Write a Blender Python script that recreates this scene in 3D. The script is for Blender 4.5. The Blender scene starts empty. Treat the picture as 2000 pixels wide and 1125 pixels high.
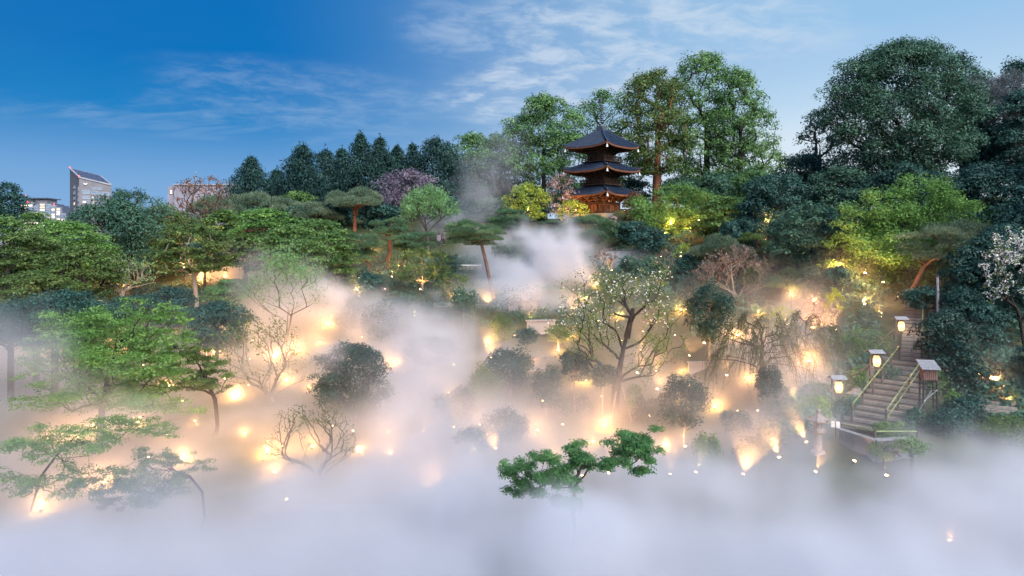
import bpy, math, random
import numpy as np
from mathutils import Vector, Matrix

R = math.radians
SC = bpy.context.scene
COL = SC.collection
SC.render.engine = 'CYCLES'

# ------------------------------------------------------------------ camera, world, sun, exposure
FPX = 1303.0            # focal length in pixels of the 2000 px wide photograph
HOR = 480.0             # row of the horizon in the photograph
CZ = 12.0               # height of the camera above the datum of the pond
cam = bpy.data.cameras.new("camera")
cam.sensor_width = 36.0
cam.lens = 36.0 * FPX / 2000.0
cam.shift_y = (HOR - 562.5) / 2000.0
cam.clip_start = 0.1
cam.clip_end = 9000
camo = bpy.data.objects.new("camera", cam)
COL.objects.link(camo)
camo.location = (0, 0, CZ)
camo.rotation_euler = (R(90), 0, 0)
SC.camera = camo

SUN_EL, SUN_AZ = 38.0, 150.0     # direction of the bright part of the dusk sky: over the viewer's right shoulder
world = bpy.data.worlds.new("World")
SC.world = world
world.use_nodes = True
wn, wl = world.node_tree.nodes, world.node_tree.links
wn.clear()


def wnode(t, **kw):
    n = wn.new(t)
    for k, v in kw.items():
        setattr(n, k, v)
    return n


w_out = wnode('ShaderNodeOutputWorld')
w_bg = wnode('ShaderNodeBackground')
w_bg.inputs['Strength'].default_value = 0.12
SKY_GAIN = 5.9
sky = wnode('ShaderNodeTexSky', sky_type='NISHITA', sun_disc=False)
sky.sun_elevation = R(SUN_EL)
sky.sun_rotation = R(-SUN_AZ)
sky.altitude = 50
sky.air_density = 1.0
sky.dust_density = 0.6
sky.ozone_density = 3.0
# thin cirrus and altocumulus on the dome: noise over the direction projected on a flat cloud deck
tc = wnode('ShaderNodeTexCoord')
sep = wnode('ShaderNodeSeparateXYZ')
wl.new(tc.outputs['Generated'], sep.inputs[0])


def wmath(op, a, b=None, c=None, clamp=False):
    n = wnode('ShaderNodeMath', operation=op)
    n.use_clamp = clamp
    for i, v in enumerate((a, b, c)):
        if v is None:
            continue
        if isinstance(v, (int, float)):
            n.inputs[i].default_value = v
        else:
            wl.new(v, n.inputs[i])
    return n.outputs[0]


zc = wmath('ADD', wmath('MAXIMUM', sep.outputs[2], 0.0), 0.12)
cu = wmath('DIVIDE', sep.outputs[0], zc)
cv = wmath('DIVIDE', sep.outputs[1], zc)
comb = wnode('ShaderNodeCombineXYZ')
wl.new(cu, comb.inputs[0])
wl.new(cv, comb.inputs[1])


def wnoise(scale, detail, rough, stretch, off, dist=0.0):
    mp = wnode('ShaderNodeMapping')
    mp.inputs['Scale'].default_value = stretch
    mp.inputs['Location'].default_value = off
    mp.inputs['Rotation'].default_value = (0, 0, R(-22))
    wl.new(comb.outputs[0], mp.inputs[0])
    n = wnode('ShaderNodeTexNoise')
    n.inputs['Scale'].default_value = scale
    n.inputs['Detail'].default_value = detail
    n.inputs['Roughness'].default_value = rough
    n.inputs['Distortion'].default_value = dist
    wl.new(mp.outputs[0], n.inputs['Vector'])
    return n.outputs[0]


def wramp(v, lo, hi):
    n = wnode('ShaderNodeMapRange', interpolation_type='SMOOTHSTEP')
    n.inputs['From Min'].default_value = lo
    n.inputs['From Max'].default_value = hi
    wl.new(v, n.inputs['Value'])
    return n.outputs[0]


def wpatch(px, row, rx, ry):
    """where a field of cloud hangs: soft oval about a direction on the dome"""
    v = Vector(((px - 1000) / FPX, 1.0, (HOR - row) / FPX)).normalized()
    ax = wmath('DIVIDE', wmath('SUBTRACT', sep.outputs[0], v.x), rx)
    az = wmath('DIVIDE', wmath('SUBTRACT', sep.outputs[2], v.z), ry)
    rr = wmath('ADD', wmath('MULTIPLY', ax, ax), wmath('MULTIPLY', az, az))
    return wramp(wmath('ADD', rr, wmath('MULTIPLY', wmath('SUBTRACT', soft, 0.5), 1.6)), 1.3, 0.0)


soft = wnoise(1.3, 3, 0.5, (1, 1.5, 1), (3.1, 1.7, 0))
mott = wramp(wnoise(6.0, 8, 0.62, (1, 1.15, 1), (0.3, 5.2, 0), 0.35), 0.38, 0.68)
wisps = wramp(wnoise(2.2, 9, 0.60, (1, 2.2, 1), (2.3, 5.2, 0), 0.5), 0.44, 0.76)
veil = wramp(wnoise(0.5, 4, 0.5, (1, 2.0, 1), (7.3, 2.2, 0)), 0.35, 0.75)
field = wmath('ADD', wmath('ADD', wpatch(1200, 70, 0.30, 0.10), wpatch(1010, 190, 0.13, 0.05)), wmath('MULTIPLY', wpatch(600, 190, 0.22, 0.05), 0.26), clamp=True)
low = wmath('MULTIPLY', wpatch(430, 235, 0.32, 0.03), 0.2)
rest = wmath('MULTIPLY', wramp(soft, 0.55, 0.80), 0.02)
cl = wmath('ADD', wmath('MULTIPLY', field, wmath('ADD', wmath('MULTIPLY', mott, 0.66), 0.14)),
           wmath('ADD', wmath('MULTIPLY', wmath('ADD', low, rest), wisps), wmath('MULTIPLY', veil, 0.02)), clamp=True)

def wrampcol(v, cols):
    n = wnode('ShaderNodeValToRGB')
    el = n.color_ramp.elements
    while len(el) < len(cols):
        el.new(0.5)
    for e, (p, c) in zip(el, cols):
        e.position = p
        e.color = (*c, 1)
    wl.new(v, n.inputs[0])
    return n.outputs[0]


def wcol(bt, a, b, fac=1.0):
    n = wnode('ShaderNodeMixRGB', blend_type=bt)
    for i, v in zip(('Fac', 'Color1', 'Color2'), (fac, a, b)):
        if isinstance(v, (int, float)):
            n.inputs[i].default_value = v
        elif isinstance(v, tuple):
            n.inputs[i].default_value = (*v, 1)
        else:
            wl.new(v, n.inputs[i])
    return n.outputs[0]


# dusk gradient: deep blue away from the afterglow, pale towards it
zz = wmath('MAXIMUM', sep.outputs[2], 0.0)
deep = wrampcol(zz, [(0.0, (0.30, 0.48, 0.76)), (0.10, (0.165, 0.375, 0.69)), (0.174, (0.012, 0.22, 0.56)), (0.258, (0.0, 0.165, 0.503)), (0.36, (0.0, 0.15, 0.48)), (1.0, (0.0, 0.11, 0.38))])
pale = wrampcol(zz, [(0.0, (0.76, 0.84, 0.92)), (0.143, (0.69, 0.81, 0.92)), (0.194, (0.495, 0.685, 0.87)), (0.256, (0.37, 0.58, 0.83)), (0.29, (0.31, 0.55, 0.815)), (1.0, (0.05, 0.25, 0.52))])
side = wramp(sep.outputs[0], -0.38, 0.44)
grad = wcol('MIX', deep, pale, side)
base = wcol('ADD', wcol('MULTIPLY', grad, (SKY_GAIN,) * 3), wcol('MULTIPLY', sky.outputs[0], (0.001, 0.003, 0.005)))
cloudy = wcol('MIX', base, (0.60 * SKY_GAIN, 0.71 * SKY_GAIN, 0.85 * SKY_GAIN), cl)
wl.new(cloudy, w_bg.inputs['Color'])
wl.new(w_bg.outputs[0], w_out.inputs['Surface'])

sun = bpy.data.lights.new("sun", 'SUN')
sun.energy = 5.0
sun.angle = R(60)
sun.color = (1.0, 0.96, 0.96)
suno = bpy.data.objects.new("sun", sun)
COL.objects.link(suno)
suno.rotation_euler = (R(90 - SUN_EL), 0, R(180 - SUN_AZ))

vs = SC.view_settings
vs.view_transform = 'Standard'
vs.look = 'None'
vs.exposure = 0.5
vs.gamma = 1.0
vs.use_curve_mapping = False
cy = SC.cycles
cy.max_bounces = 8
cy.diffuse_bounces = 2
cy.glossy_bounces = 1
cy.transmission_bounces = 2
cy.volume_bounces = 5
cy.transparent_max_bounces = 6
cy.use_denoising = True
cy.use_adaptive_sampling = True
cy.adaptive_threshold = 0.03
cy.sample_clamp_indirect = 4.0
cy.volume_step_rate = 2.0
cy.caustics_reflective = False
cy.caustics_refractive = False
cy.time_limit = 1000

# ------------------------------------------------------------------ helpers
rng = np.random.default_rng(7)
random.seed(7)


def tag(o, label=None, cat=None, group=None, kind=None):
    for k, v in (('label', label), ('category', cat), ('group', group), ('kind', kind)):
        if v:
            o[k] = v
    return o


def empty(name, loc, label=None, cat=None, group=None, rz=0.0):
    o = bpy.data.objects.new(name, None)
    o.empty_display_size = 0.2
    COL.objects.link(o)
    o.location = loc
    o.rotation_euler = (0, 0, rz)
    return tag(o, label, cat, group)


def link(name, me, mat=None, parent=None, loc=None):
    o = bpy.data.objects.new(name, me)
    COL.objects.link(o)
    if mat is not None:
        me.materials.append(mat)
    if parent is not None:
        o.parent = parent
    if loc is not None:
        o.location = loc
    return o


def copy_tree(o, parent=None):
    c = o.copy()
    COL.objects.link(c)
    if parent is not None:
        c.parent = parent
        c.matrix_parent_inverse = o.matrix_parent_inverse
    for ch in list(o.children):
        copy_tree(ch, c)
    return c


def np_mesh(name, verts, faces_n, idx, tint=None, smooth=False):
    """verts (n,3); faces all of faces_n corners; idx flat corner indices."""
    me = bpy.data.meshes.new(name)
    verts = np.ascontiguousarray(verts, np.float32)
    idx = np.ascontiguousarray(idx, np.int32).ravel()
    nf = len(idx) // faces_n
    me.vertices.add(len(verts))
    me.vertices.foreach_set('co', verts.ravel())
    me.loops.add(len(idx))
    me.loops.foreach_set('vertex_index', idx)
    me.polygons.add(nf)
    me.polygons.foreach_set('loop_start', np.arange(0, nf * faces_n, faces_n, dtype=np.int32))
    if tint is not None:
        a = me.attributes.new('tint', 'FLOAT', 'FACE')
        a.data.foreach_set('value', np.ascontiguousarray(tint, np.float32))
    me.update(calc_edges=True)
    if smooth:
        me.polygons.foreach_set('use_smooth', np.ones(nf, bool))
    return me


class MB:
    """collects boxes, tubes, lathes and loose polygons; build() links them as one mesh object"""

    def __init__(self):
        self.v, self.f = [], []

    def poly(self, pts, faces):
        b = len(self.v)
        self.v.extend([tuple(p) for p in pts])
        self.f.extend([tuple(b + i for i in f) for f in faces])

    def box(self, c, s, m=None, taper=1.0):
        hx, hy, hz = s[0] / 2, s[1] / 2, s[2] / 2
        pts = []
        for sz in (-1, 1):
            t = taper if sz > 0 else 1.0
            for sx, sy in ((-1, -1), (1, -1), (1, 1), (-1, 1)):
                p = Vector((sx * hx * t, sy * hy * t, sz * hz))
                if m is not None:
                    p = m @ p
                pts.append(p + Vector(c))
        self.poly(pts, [(3, 2, 1, 0), (4, 5, 6, 7), (0, 1, 5, 4), (1, 2, 6, 5), (2, 3, 7, 6), (3, 0, 4, 7)])

    def bar(self, a, b, w, h=None, up=(0, 0, 1)):
        a, b = Vector(a), Vector(b)
        d = b - a
        L = d.length
        if L < 1e-6:
            return
        d.normalize()
        s = d.cross(Vector(up))
        if s.length < 1e-4:
            s = d.cross(Vector((1, 0, 0)))
        s.normalize()
        u = s.cross(d)
        h = w if h is None else h
        pts = []
        for e in (a, b):
            for i, j in ((-1, -1), (1, -1), (1, 1), (-1, 1)):
                pts.append(e + s * (i * w / 2) + u * (j * h / 2))
        self.poly(pts, [(0, 1, 2, 3), (7, 6, 5, 4), (1, 0, 4, 5), (2, 1, 5, 6), (3, 2, 6, 7), (0, 3, 7, 4)])

    def tube(self, pts, radii, n=8, cap=True):
        pts = [Vector(p) for p in pts]
        if isinstance(radii, (int, float)):
            radii = [radii] * len(pts)
        b = len(self.v)
        ref = Vector((0.31, 0.17, 0.93))
        for i, p in enumerate(pts):
            d = pts[min(i + 1, len(pts) - 1)] - pts[max(i - 1, 0)]
            d.normalize()
            s = d.cross(ref)
            if s.length < 0.1:
                s = d.cross(Vector((1, 0, 0)))
            s.normalize()
            u = d.cross(s)
            for k in range(n):
                a = 2 * math.pi * k / n
                self.v.append(tuple(p + (s * math.cos(a) + u * math.sin(a)) * radii[i]))
        for i in range(len(pts) - 1):
            for k in range(n):
                k2 = (k + 1) % n
                self.f.append((b + i * n + k, b + i * n + k2, b + (i + 1) * n + k2, b + (i + 1) * n + k))
        if cap:
            self.f.append(tuple(b + k for k in reversed(range(n))))
            self.f.append(tuple(b + (len(pts) - 1) * n + k for k in range(n)))

    def lathe(self, c, prof, n=16, rot=0.0, sq=None):
        """prof: list of (r, z); n sides"""
        c = Vector(c)
        b = len(self.v)
        for r, z in prof:
            for k in range(n):
                a = 2 * math.pi * k / n + rot
                self.v.append((c.x + r * math.cos(a), c.y + r * math.sin(a), c.z + z))
        m = len(prof)
        for i in range(m - 1):
            for k in range(n):
                k2 = (k + 1) % n
                self.f.append((b + i * n + k, b + i * n + k2, b + (i + 1) * n + k2, b + (i + 1) * n + k))
        self.f.append(tuple(b + k for k in reversed(range(n))))
        self.f.append(tuple(b + (m - 1) * n + k for k in range(n)))

    def mesh(self, name, smooth=False):
        me = bpy.data.meshes.new(name)
        me.from_pydata(self.v, [], self.f)
        me.update()
        if smooth:
            me.polygons.foreach_set('use_smooth', np.ones(len(me.polygons), bool))
        return me

    def build(self, name, mat, parent=None, smooth=False, loc=None):
        return link(name, self.mesh(name, smooth), mat, parent, loc)


def sm(a, b, x):
    t = np.clip((x - a) / (b - a), 0, 1)
    return t * t * (3 - 2 * t)


# ------------------------------------------------------------------ value noise in numpy
_LAT = np.random.default_rng(11).random((64, 64, 64)).astype(np.float32)


def vnoise(x, y, z):
    x, y, z = np.broadcast_arrays(np.asarray(x, np.float32), np.asarray(y, np.float32), np.asarray(z, np.float32))
    xi, yi, zi = np.floor(x).astype(np.int32), np.floor(y).astype(np.int32), np.floor(z).astype(np.int32)
    fx, fy, fz = x - xi, y - yi, z - zi
    fx, fy, fz = fx * fx * (3 - 2 * fx), fy * fy * (3 - 2 * fy), fz * fz * (3 - 2 * fz)
    x0, y0, z0 = xi & 63, yi & 63, zi & 63
    x1, y1, z1 = (xi + 1) & 63, (yi + 1) & 63, (zi + 1) & 63
    L = _LAT
    c00 = L[x0, y0, z0] * (1 - fx) + L[x1, y0, z0] * fx
    c10 = L[x0, y1, z0] * (1 - fx) + L[x1, y1, z0] * fx
    c01 = L[x0, y0, z1] * (1 - fx) + L[x1, y0, z1] * fx
    c11 = L[x0, y1, z1] * (1 - fx) + L[x1, y1, z1] * fx
    return (c00 * (1 - fy) + c10 * fy) * (1 - fz) + (c01 * (1 - fy) + c11 * fy) * fz


def billow(x, y, z, s, octv=3, gain=0.5):
    """rounded bumps like the tops of steam clouds, 0..1"""
    a, t, n = 1.0, 0.0, 0.0
    f = 1.0 / s
    for o in range(octv):
        t = t + a * (1 - np.abs(2 * vnoise(x * f + 5.7 * o, y * f + 17.1 * o, z * f + 9.3 * o) - 1))
        n += a
        a *= gain
        f *= 2.1
    return t / n


def fbm(x, y, z, s, octv=4, gain=0.5):
    a, t, n = 1.0, 0.0, 0.0
    f = 1.0 / s
    for o in range(octv):
        t = t + a * vnoise(x * f + 13.7 * o, y * f + 7.1 * o, z * f + 3.3 * o)
        n += a
        a *= gain
        f *= 2.03
    return t / n


# ------------------------------------------------------------------ terrain
_PY = [-3000, 20, 26, 30, 38, 46, 56, 64, 72, 80, 90, 100, 130, 200, 420, 3500]
_PZ = [0.6, 0.9, 1.6, 2.3, 3.0, 4.5, 7.0, 9.1, 11.0, 12.8, 15.2, 16.0, 14.6, 8, 0, -6]


def _at(px, row, d):
    return ((px - 1000.0) / FPX * d, d, CZ + (HOR - row) * d / FPX)


STAIR = [_at(1694, 842, 29.8), _at(1792, 706, 36.0), _at(1797, 596, 42.0)]     # foot, landing and head of the long steps
STAIR2 = [_at(1953, 806, 30.5), _at(1930, 732, 34.0)]


def carve(h, x, y, line, w0, w1, drop):
    """press the ground into the bed of a flight of steps"""
    for a, b in zip(line, line[1:]):
        ex, ey = b[0] - a[0], b[1] - a[1]
        f = np.clip(((x - a[0]) * ex + (y - a[1]) * ey) / (ex * ex + ey * ey), 0, 1)
        dist = np.hypot(x - a[0] - f * ex, y - a[1] - f * ey)
        k = 1 - sm(w0, w1, dist)
        h = h * (1 - k) + (a[2] + f * (b[2] - a[2]) - drop) * k
    return h


def H(x, y):
    x = np.asarray(x, float)
    y = np.asarray(y, float)
    h = np.interp(y, _PY, _PZ)
    h = h - 0.28 * (h - 1) * sm(-30, -75, x) * sm(20, 60, y)
    h = h + 1.5 * sm(9, 14.5, x) * sm(23, 29.5, y) + 3.6 * sm(16, 26, x) * sm(30, 44, y) * (1 - sm(58, 90, y))
    h = h + 3.0 * sm(26, 48, x) * sm(30, 55, y) * (1 - sm(58, 90, y))
    near = sm(24, 34, y) * (1 - sm(150, 220, y))
    h = h + (fbm(x, y, 0 * x, 9.0, 3) - 0.5) * 0.9 * near
    h = carve(h, x, y, STAIR, 1.7, 3.0, 0.22)
    h = carve(h, x, y, STAIR2, 1.0, 2.0, 0.22)
    return h


def Hs(x, y):
    return float(H(np.array([x]), np.array([y]))[0])


def X(px, d):
    return (px - 1000.0) / FPX * d


def Z(py, d):
    return CZ + (HOR - py) * d / FPX


def depth_on_ground(px, py, lo=18.0, hi=130.0):
    """distance at which the sight line through a pixel of the photograph meets the ground"""
    d = np.linspace(lo, hi, 900)
    g = H(X(px, d), d) - Z(py, d)
    k = np.argmax(g > 0)
    return float(d[k]) if g[k] > 0 else hi


# ------------------------------------------------------------------ materials
def mat_new(name):
    m = bpy.data.materials.new(name)
    m.use_nodes = True
    nt = m.node_tree
    nt.nodes.clear()
    out = nt.nodes.new('ShaderNodeOutputMaterial')
    return m, nt, out


def ramp_node(nt, cols):
    r = nt.nodes.new('ShaderNodeValToRGB')
    el = r.color_ramp.elements
    while len(el) < len(cols):
        el.new(0.5)
    for e, (p, c) in zip(el, cols):
        e.position = p
        e.color = (*c, 1)
    return r


LEAF_GAIN = 1.75


def leaf_mat(name, dark, mid, light, transl=0.3, rough=0.55, spec=0.25):
    m, nt, out = mat_new(name)
    a = nt.nodes.new('ShaderNodeAttribute')
    a.attribute_name = 'tint'
    r = ramp_node(nt, [(p, tuple(min(0.85, v * LEAF_GAIN) for v in c)) for p, c in ((0.0, dark), (0.5, mid), (1.0, light))])
    nt.links.new(a.outputs['Fac'], r.inputs[0])
    b = nt.nodes.new('ShaderNodeBsdfPrincipled')
    b.inputs['Roughness'].default_value = rough
    b.inputs['Specular IOR Level'].default_value = spec
    nt.links.new(r.outputs[0], b.inputs['Base Color'])
    t = nt.nodes.new('ShaderNodeBsdfTranslucent')
    nt.links.new(r.outputs[0], t.inputs['Color'])
    mx = nt.nodes.new('ShaderNodeMixShader')
    mx.inputs[0].default_value = transl
    nt.links.new(b.outputs[0], mx.inputs[1])
    nt.links.new(t.outputs[0], mx.inputs[2])
    nt.links.new(mx.outputs[0], out.inputs['Surface'])
    return m


def surf_mat(name, c1, c2, scale=4.0, rough=0.8, spec=0.3, bump=0.0, stretch=(1, 1, 1), metallic=0.0, c3=None, detail=6):
    m, nt, out = mat_new(name)
    tcn = nt.nodes.new('ShaderNodeTexCoord')
    mp = nt.nodes.new('ShaderNodeMapping')
    mp.inputs['Scale'].default_value = stretch
    nt.links.new(tcn.outputs['Object'], mp.inputs[0])
    nz = nt.nodes.new('ShaderNodeTexNoise')
    nz.inputs['Scale'].default_value = scale
    nz.inputs['Detail'].default_value = detail
    nz.inputs['Roughness'].default_value = 0.6
    nt.links.new(mp.outputs[0], nz.inputs['Vector'])
    cols = [(0.3, c1), (0.7, c2)] if c3 is None else [(0.28, c1), (0.5, c2), (0.72, c3)]
    r = ramp_node(nt, cols)
    nt.links.new(nz.outputs[0], r.inputs[0])
    b = nt.nodes.new('ShaderNodeBsdfPrincipled')
    b.inputs['Roughness'].default_value = rough
    b.inputs['Specular IOR Level'].default_value = spec
    b.inputs['Metallic'].default_value = metallic
    nt.links.new(r.outputs[0], b.inputs['Base Color'])
    if bump:
        bp = nt.nodes.new('ShaderNodeBump')
        bp.inputs['Strength'].default_value = bump
        bp.inputs['Distance'].default_value = 0.05
        nt.links.new(nz.outputs[0], bp.inputs['Height'])
        nt.links.new(bp.outputs[0], b.inputs['Normal'])
    nt.links.new(b.outputs[0], out.inputs['Surface'])
    return m


def emit_mat(name, col, strength, sample=False):
    m, nt, out = mat_new(name)
    e = nt.nodes.new('ShaderNodeEmission')
    e.inputs['Color'].default_value = (*col, 1)
    e.inputs['Strength'].default_value = strength
    nt.links.new(e.outputs[0], out.inputs['Surface'])
    if not sample:
        m.cycles.emission_sampling = 'NONE'
    return m

# ------------------------------------------------------------------ plant materials
LEAF = {
    'cedar': leaf_mat('cedar foliage', (0.006, 0.020, 0.020), (0.014, 0.040, 0.036), (0.030, 0.070, 0.055), 0.15),
    'camphor': leaf_mat('camphor foliage', (0.028, 0.066, 0.026), (0.066, 0.138, 0.046), (0.135, 0.22, 0.075), 0.3),
    'oak': leaf_mat('evergreen oak foliage', (0.013, 0.038, 0.027), (0.030, 0.072, 0.046), (0.062, 0.120, 0.074), 0.2),
    'oakblue': leaf_mat('dark evergreen foliage', (0.008, 0.028, 0.024), (0.016, 0.048, 0.040), (0.036, 0.078, 0.060), 0.15),
    'spring': leaf_mat('fresh spring foliage', (0.036, 0.078, 0.024), (0.075, 0.140, 0.042), (0.14, 0.215, 0.070), 0.4),
    'maple': leaf_mat('maple foliage', (0.044, 0.098, 0.024), (0.088, 0.176, 0.043), (0.150, 0.255, 0.072), 0.4),
    'olive': leaf_mat('olive green foliage', (0.030, 0.060, 0.018), (0.065, 0.105, 0.030), (0.12, 0.16, 0.05), 0.35),
    'pine': leaf_mat('pine needles', (0.018, 0.046, 0.024), (0.038, 0.080, 0.040), (0.075, 0.125, 0.06), 0.15),
    'pinegrey': leaf_mat('grey green pine needles', (0.030, 0.055, 0.036), (0.060, 0.092, 0.056), (0.105, 0.14, 0.085), 0.15),
    'vase': leaf_mat('pale new leaves', (0.065, 0.14, 0.055), (0.11, 0.21, 0.085), (0.17, 0.29, 0.13), 0.45),
    'box': leaf_mat('glossy dark leaves', (0.006, 0.019, 0.015), (0.012, 0.032, 0.024), (0.028, 0.058, 0.042), 0.1, 0.45, 0.3),
    'yellow': leaf_mat('yellow green and lamp lit leaves', (0.10, 0.15, 0.02), (0.18, 0.24, 0.035), (0.28, 0.33, 0.06), 0.4),  # yellow also paints lamp light on the lit saplings and bushes
    'rust': leaf_mat('rusty leaves', (0.06, 0.03, 0.02), (0.13, 0.055, 0.03), (0.2, 0.10, 0.05), 0.3),
    'red': leaf_mat('dark red leaves', (0.06, 0.010, 0.012), (0.11, 0.02, 0.02), (0.17, 0.04, 0.03), 0.3),
    'hinoki': leaf_mat('vivid green foliage', (0.024, 0.070, 0.024), (0.048, 0.122, 0.040), (0.095, 0.190, 0.064), 0.3),
    'mauve': leaf_mat('mauve blossom', (0.075, 0.060, 0.085), (0.12, 0.098, 0.13), (0.19, 0.155, 0.19), 0.4),
    'pinkish': leaf_mat('pale pink blossom', (0.17, 0.13, 0.125), (0.26, 0.20, 0.19), (0.36, 0.29, 0.28), 0.4),
    'white': leaf_mat('white blossom', (0.38, 0.36, 0.38), (0.50, 0.49, 0.52), (0.62, 0.62, 0.63), 0.4),
    'twig': leaf_mat('bare twig tips', (0.045, 0.035, 0.032), (0.085, 0.065, 0.055), (0.14, 0.105, 0.085), 0.1),
    'lilac': leaf_mat('grey lilac hazed foliage', (0.050, 0.060, 0.060), (0.085, 0.095, 0.100), (0.13, 0.14, 0.15), 0.25),  # distance haze and mist are put into this leaf colour
}
BARK = {
    'grey': surf_mat('grey bark', (0.045, 0.040, 0.036), (0.12, 0.105, 0.09), 9, 0.9, 0.15, 0.4, (1, 1, 0.3)),
    'dark': surf_mat('dark bark', (0.022, 0.019, 0.017), (0.060, 0.050, 0.043), 9, 0.9, 0.15, 0.4, (1, 1, 0.3)),
    'red': surf_mat('red pine bark', (0.12, 0.045, 0.026), (0.26, 0.10, 0.055), 6, 0.9, 0.15, 0.4, (1, 1, 0.4)),
    'pinegrey': surf_mat('plated pine bark', (0.07, 0.042, 0.034), (0.17, 0.11, 0.085), 7, 0.9, 0.15, 0.4, (1, 1, 0.4)),
    'pale': surf_mat('pale bark', (0.17, 0.14, 0.11), (0.32, 0.27, 0.21), 7, 0.9, 0.15, 0.3, (1, 1, 0.4)),
}


def unit(v):
    return v / (np.linalg.norm(v, axis=-1, keepdims=True) + 1e-9)


def rdir(r, n):
    return unit(r.normal(size=(n, 3)))


def leaf_tris(P, A, N, L, W):
    """slim three cornered leaves at P with long axis A, normal N, length L and width W (arrays)"""
    A = unit(A)
    B = unit(np.cross(N, A))
    L = np.asarray(L).reshape(-1, 1)
    W = np.asarray(W).reshape(-1, 1)
    return np.stack([P - A * L * 0.42 - B * W * 0.5, P - A * L * 0.42 + B * W * 0.5, P + A * L * 0.58], 1).reshape(-1, 3)


def foliage_mesh(name, r, C, RAD, n_leaves, size, tints, up=0.6, shell=(0.55, 1.05), asp=0.55, axis='tan', half=-0.35, jit=0.5, outward=None, tvar=0.15):
    """n_leaves leaves shared out over clumps C with radii RAD in proportion to their surface"""
    vol = (RAD[:, 0] * RAD[:, 1] * RAD[:, 2]) ** (2 / 3)
    k = r.choice(len(C), n_leaves, p=vol / vol.sum())
    u = rdir(r, n_leaves)
    u[:, 2] = np.where(u[:, 2] < half, -u[:, 2] * 0.7, u[:, 2])
    rr = r.uniform(shell[0], shell[1], (n_leaves, 1)) ** 0.8
    P = C[k] + u * RAD[k] * rr
    nu = u / RAD[k]
    nrm = unit(unit(nu) + np.array([0, 0, up]) + r.normal(size=(n_leaves, 3)) * jit)
    if axis == 'tan':
        A = np.cross(nrm, rdir(r, n_leaves))
    elif axis == 'rad':
        A = unit(nu) * 0.8 + np.array([0, 0, 0.55]) + r.normal(size=(n_leaves, 3)) * 0.45
        nrm = np.cross(A, rdir(r, n_leaves))
    else:   # drooping sprays
        A = unit(nu) * 0.7 + np.array([0, 0, -0.5]) + r.normal(size=(n_leaves, 3)) * 0.4
        nrm = unit(np.array([0, 0, 1.0]) + r.normal(size=(n_leaves, 3)) * 0.5)
    L = size * r.uniform(0.65, 1.35, n_leaves)
    v = leaf_tris(P, A, nrm, L, L * asp)
    t = np.clip(tints[k] + r.normal(size=n_leaves) * tvar, 0, 1)
    return np_mesh(name, v, 3, np.arange(n_leaves * 3), t)


def skeleton(r, trunk, targets, w_up=0.8, curve=0.45, wob=0.06, seg=4, gath=0.25):
    """trunk: (m,3) nodes from the base up; each target is joined to the nearest suitable node.
    returns node positions, parents and chains"""
    pos = [np.array(p, float) for p in trunk]
    par = [-1] + list(range(len(trunk) - 1))
    plen = [0.0]
    for i in range(1, len(trunk)):
        plen.append(plen[-1] + float(np.linalg.norm(pos[i] - pos[i - 1])))
    dirs = [pos[min(i + 1, len(trunk) - 1)] - pos[max(i - 1, 0)] for i in range(len(trunk))]
    chains = [list(range(len(trunk)))]
    order = np.argsort(np.min(np.linalg.norm(targets[:, None] - np.array(trunk)[None], axis=2), axis=1))
    first = max(1, int(len(trunk) * 0.35))
    cap = len(pos) + len(targets) * (seg + 1)
    PA = np.zeros((cap, 3))
    LA = np.zeros(cap)
    n = len(pos)
    PA[:n] = pos
    LA[:n] = plen
    ends = []
    for ti in order:
        t = targets[ti]
        dv = t - PA[first:n]
        dist = np.linalg.norm(dv, axis=1)
        hor = np.linalg.norm(dv[:, :2], axis=1)
        cost = dist + gath * LA[first:n] + w_up * np.maximum(0, 0.5 * hor - dv[:, 2])
        j = int(np.argmin(cost)) + first
        p0 = pos[j]
        d0 = unit(dirs[j])
        dd = float(np.linalg.norm(t - p0))
        c = p0 + d0 * dd * curve + r.normal(size=3) * dd * wob
        ch = [j]
        for s in range(1, seg + 1):
            f = s / seg
            q = p0 * (1 - f) ** 2 + c * 2 * f * (1 - f) + t * f * f
            if s < seg:
                q = q + r.normal(size=3) * dd * wob * 0.5
            pos.append(q)
            par.append(ch[-1])
            dirs.append(q - pos[ch[-1]])
            PA[n] = q
            LA[n] = LA[ch[-1]] + np.linalg.norm(q - pos[ch[-1]])
            ch.append(n)
            n += 1
        chains.append(ch)
        ends.append(n - 1)
    return np.array(pos), par, chains


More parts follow.
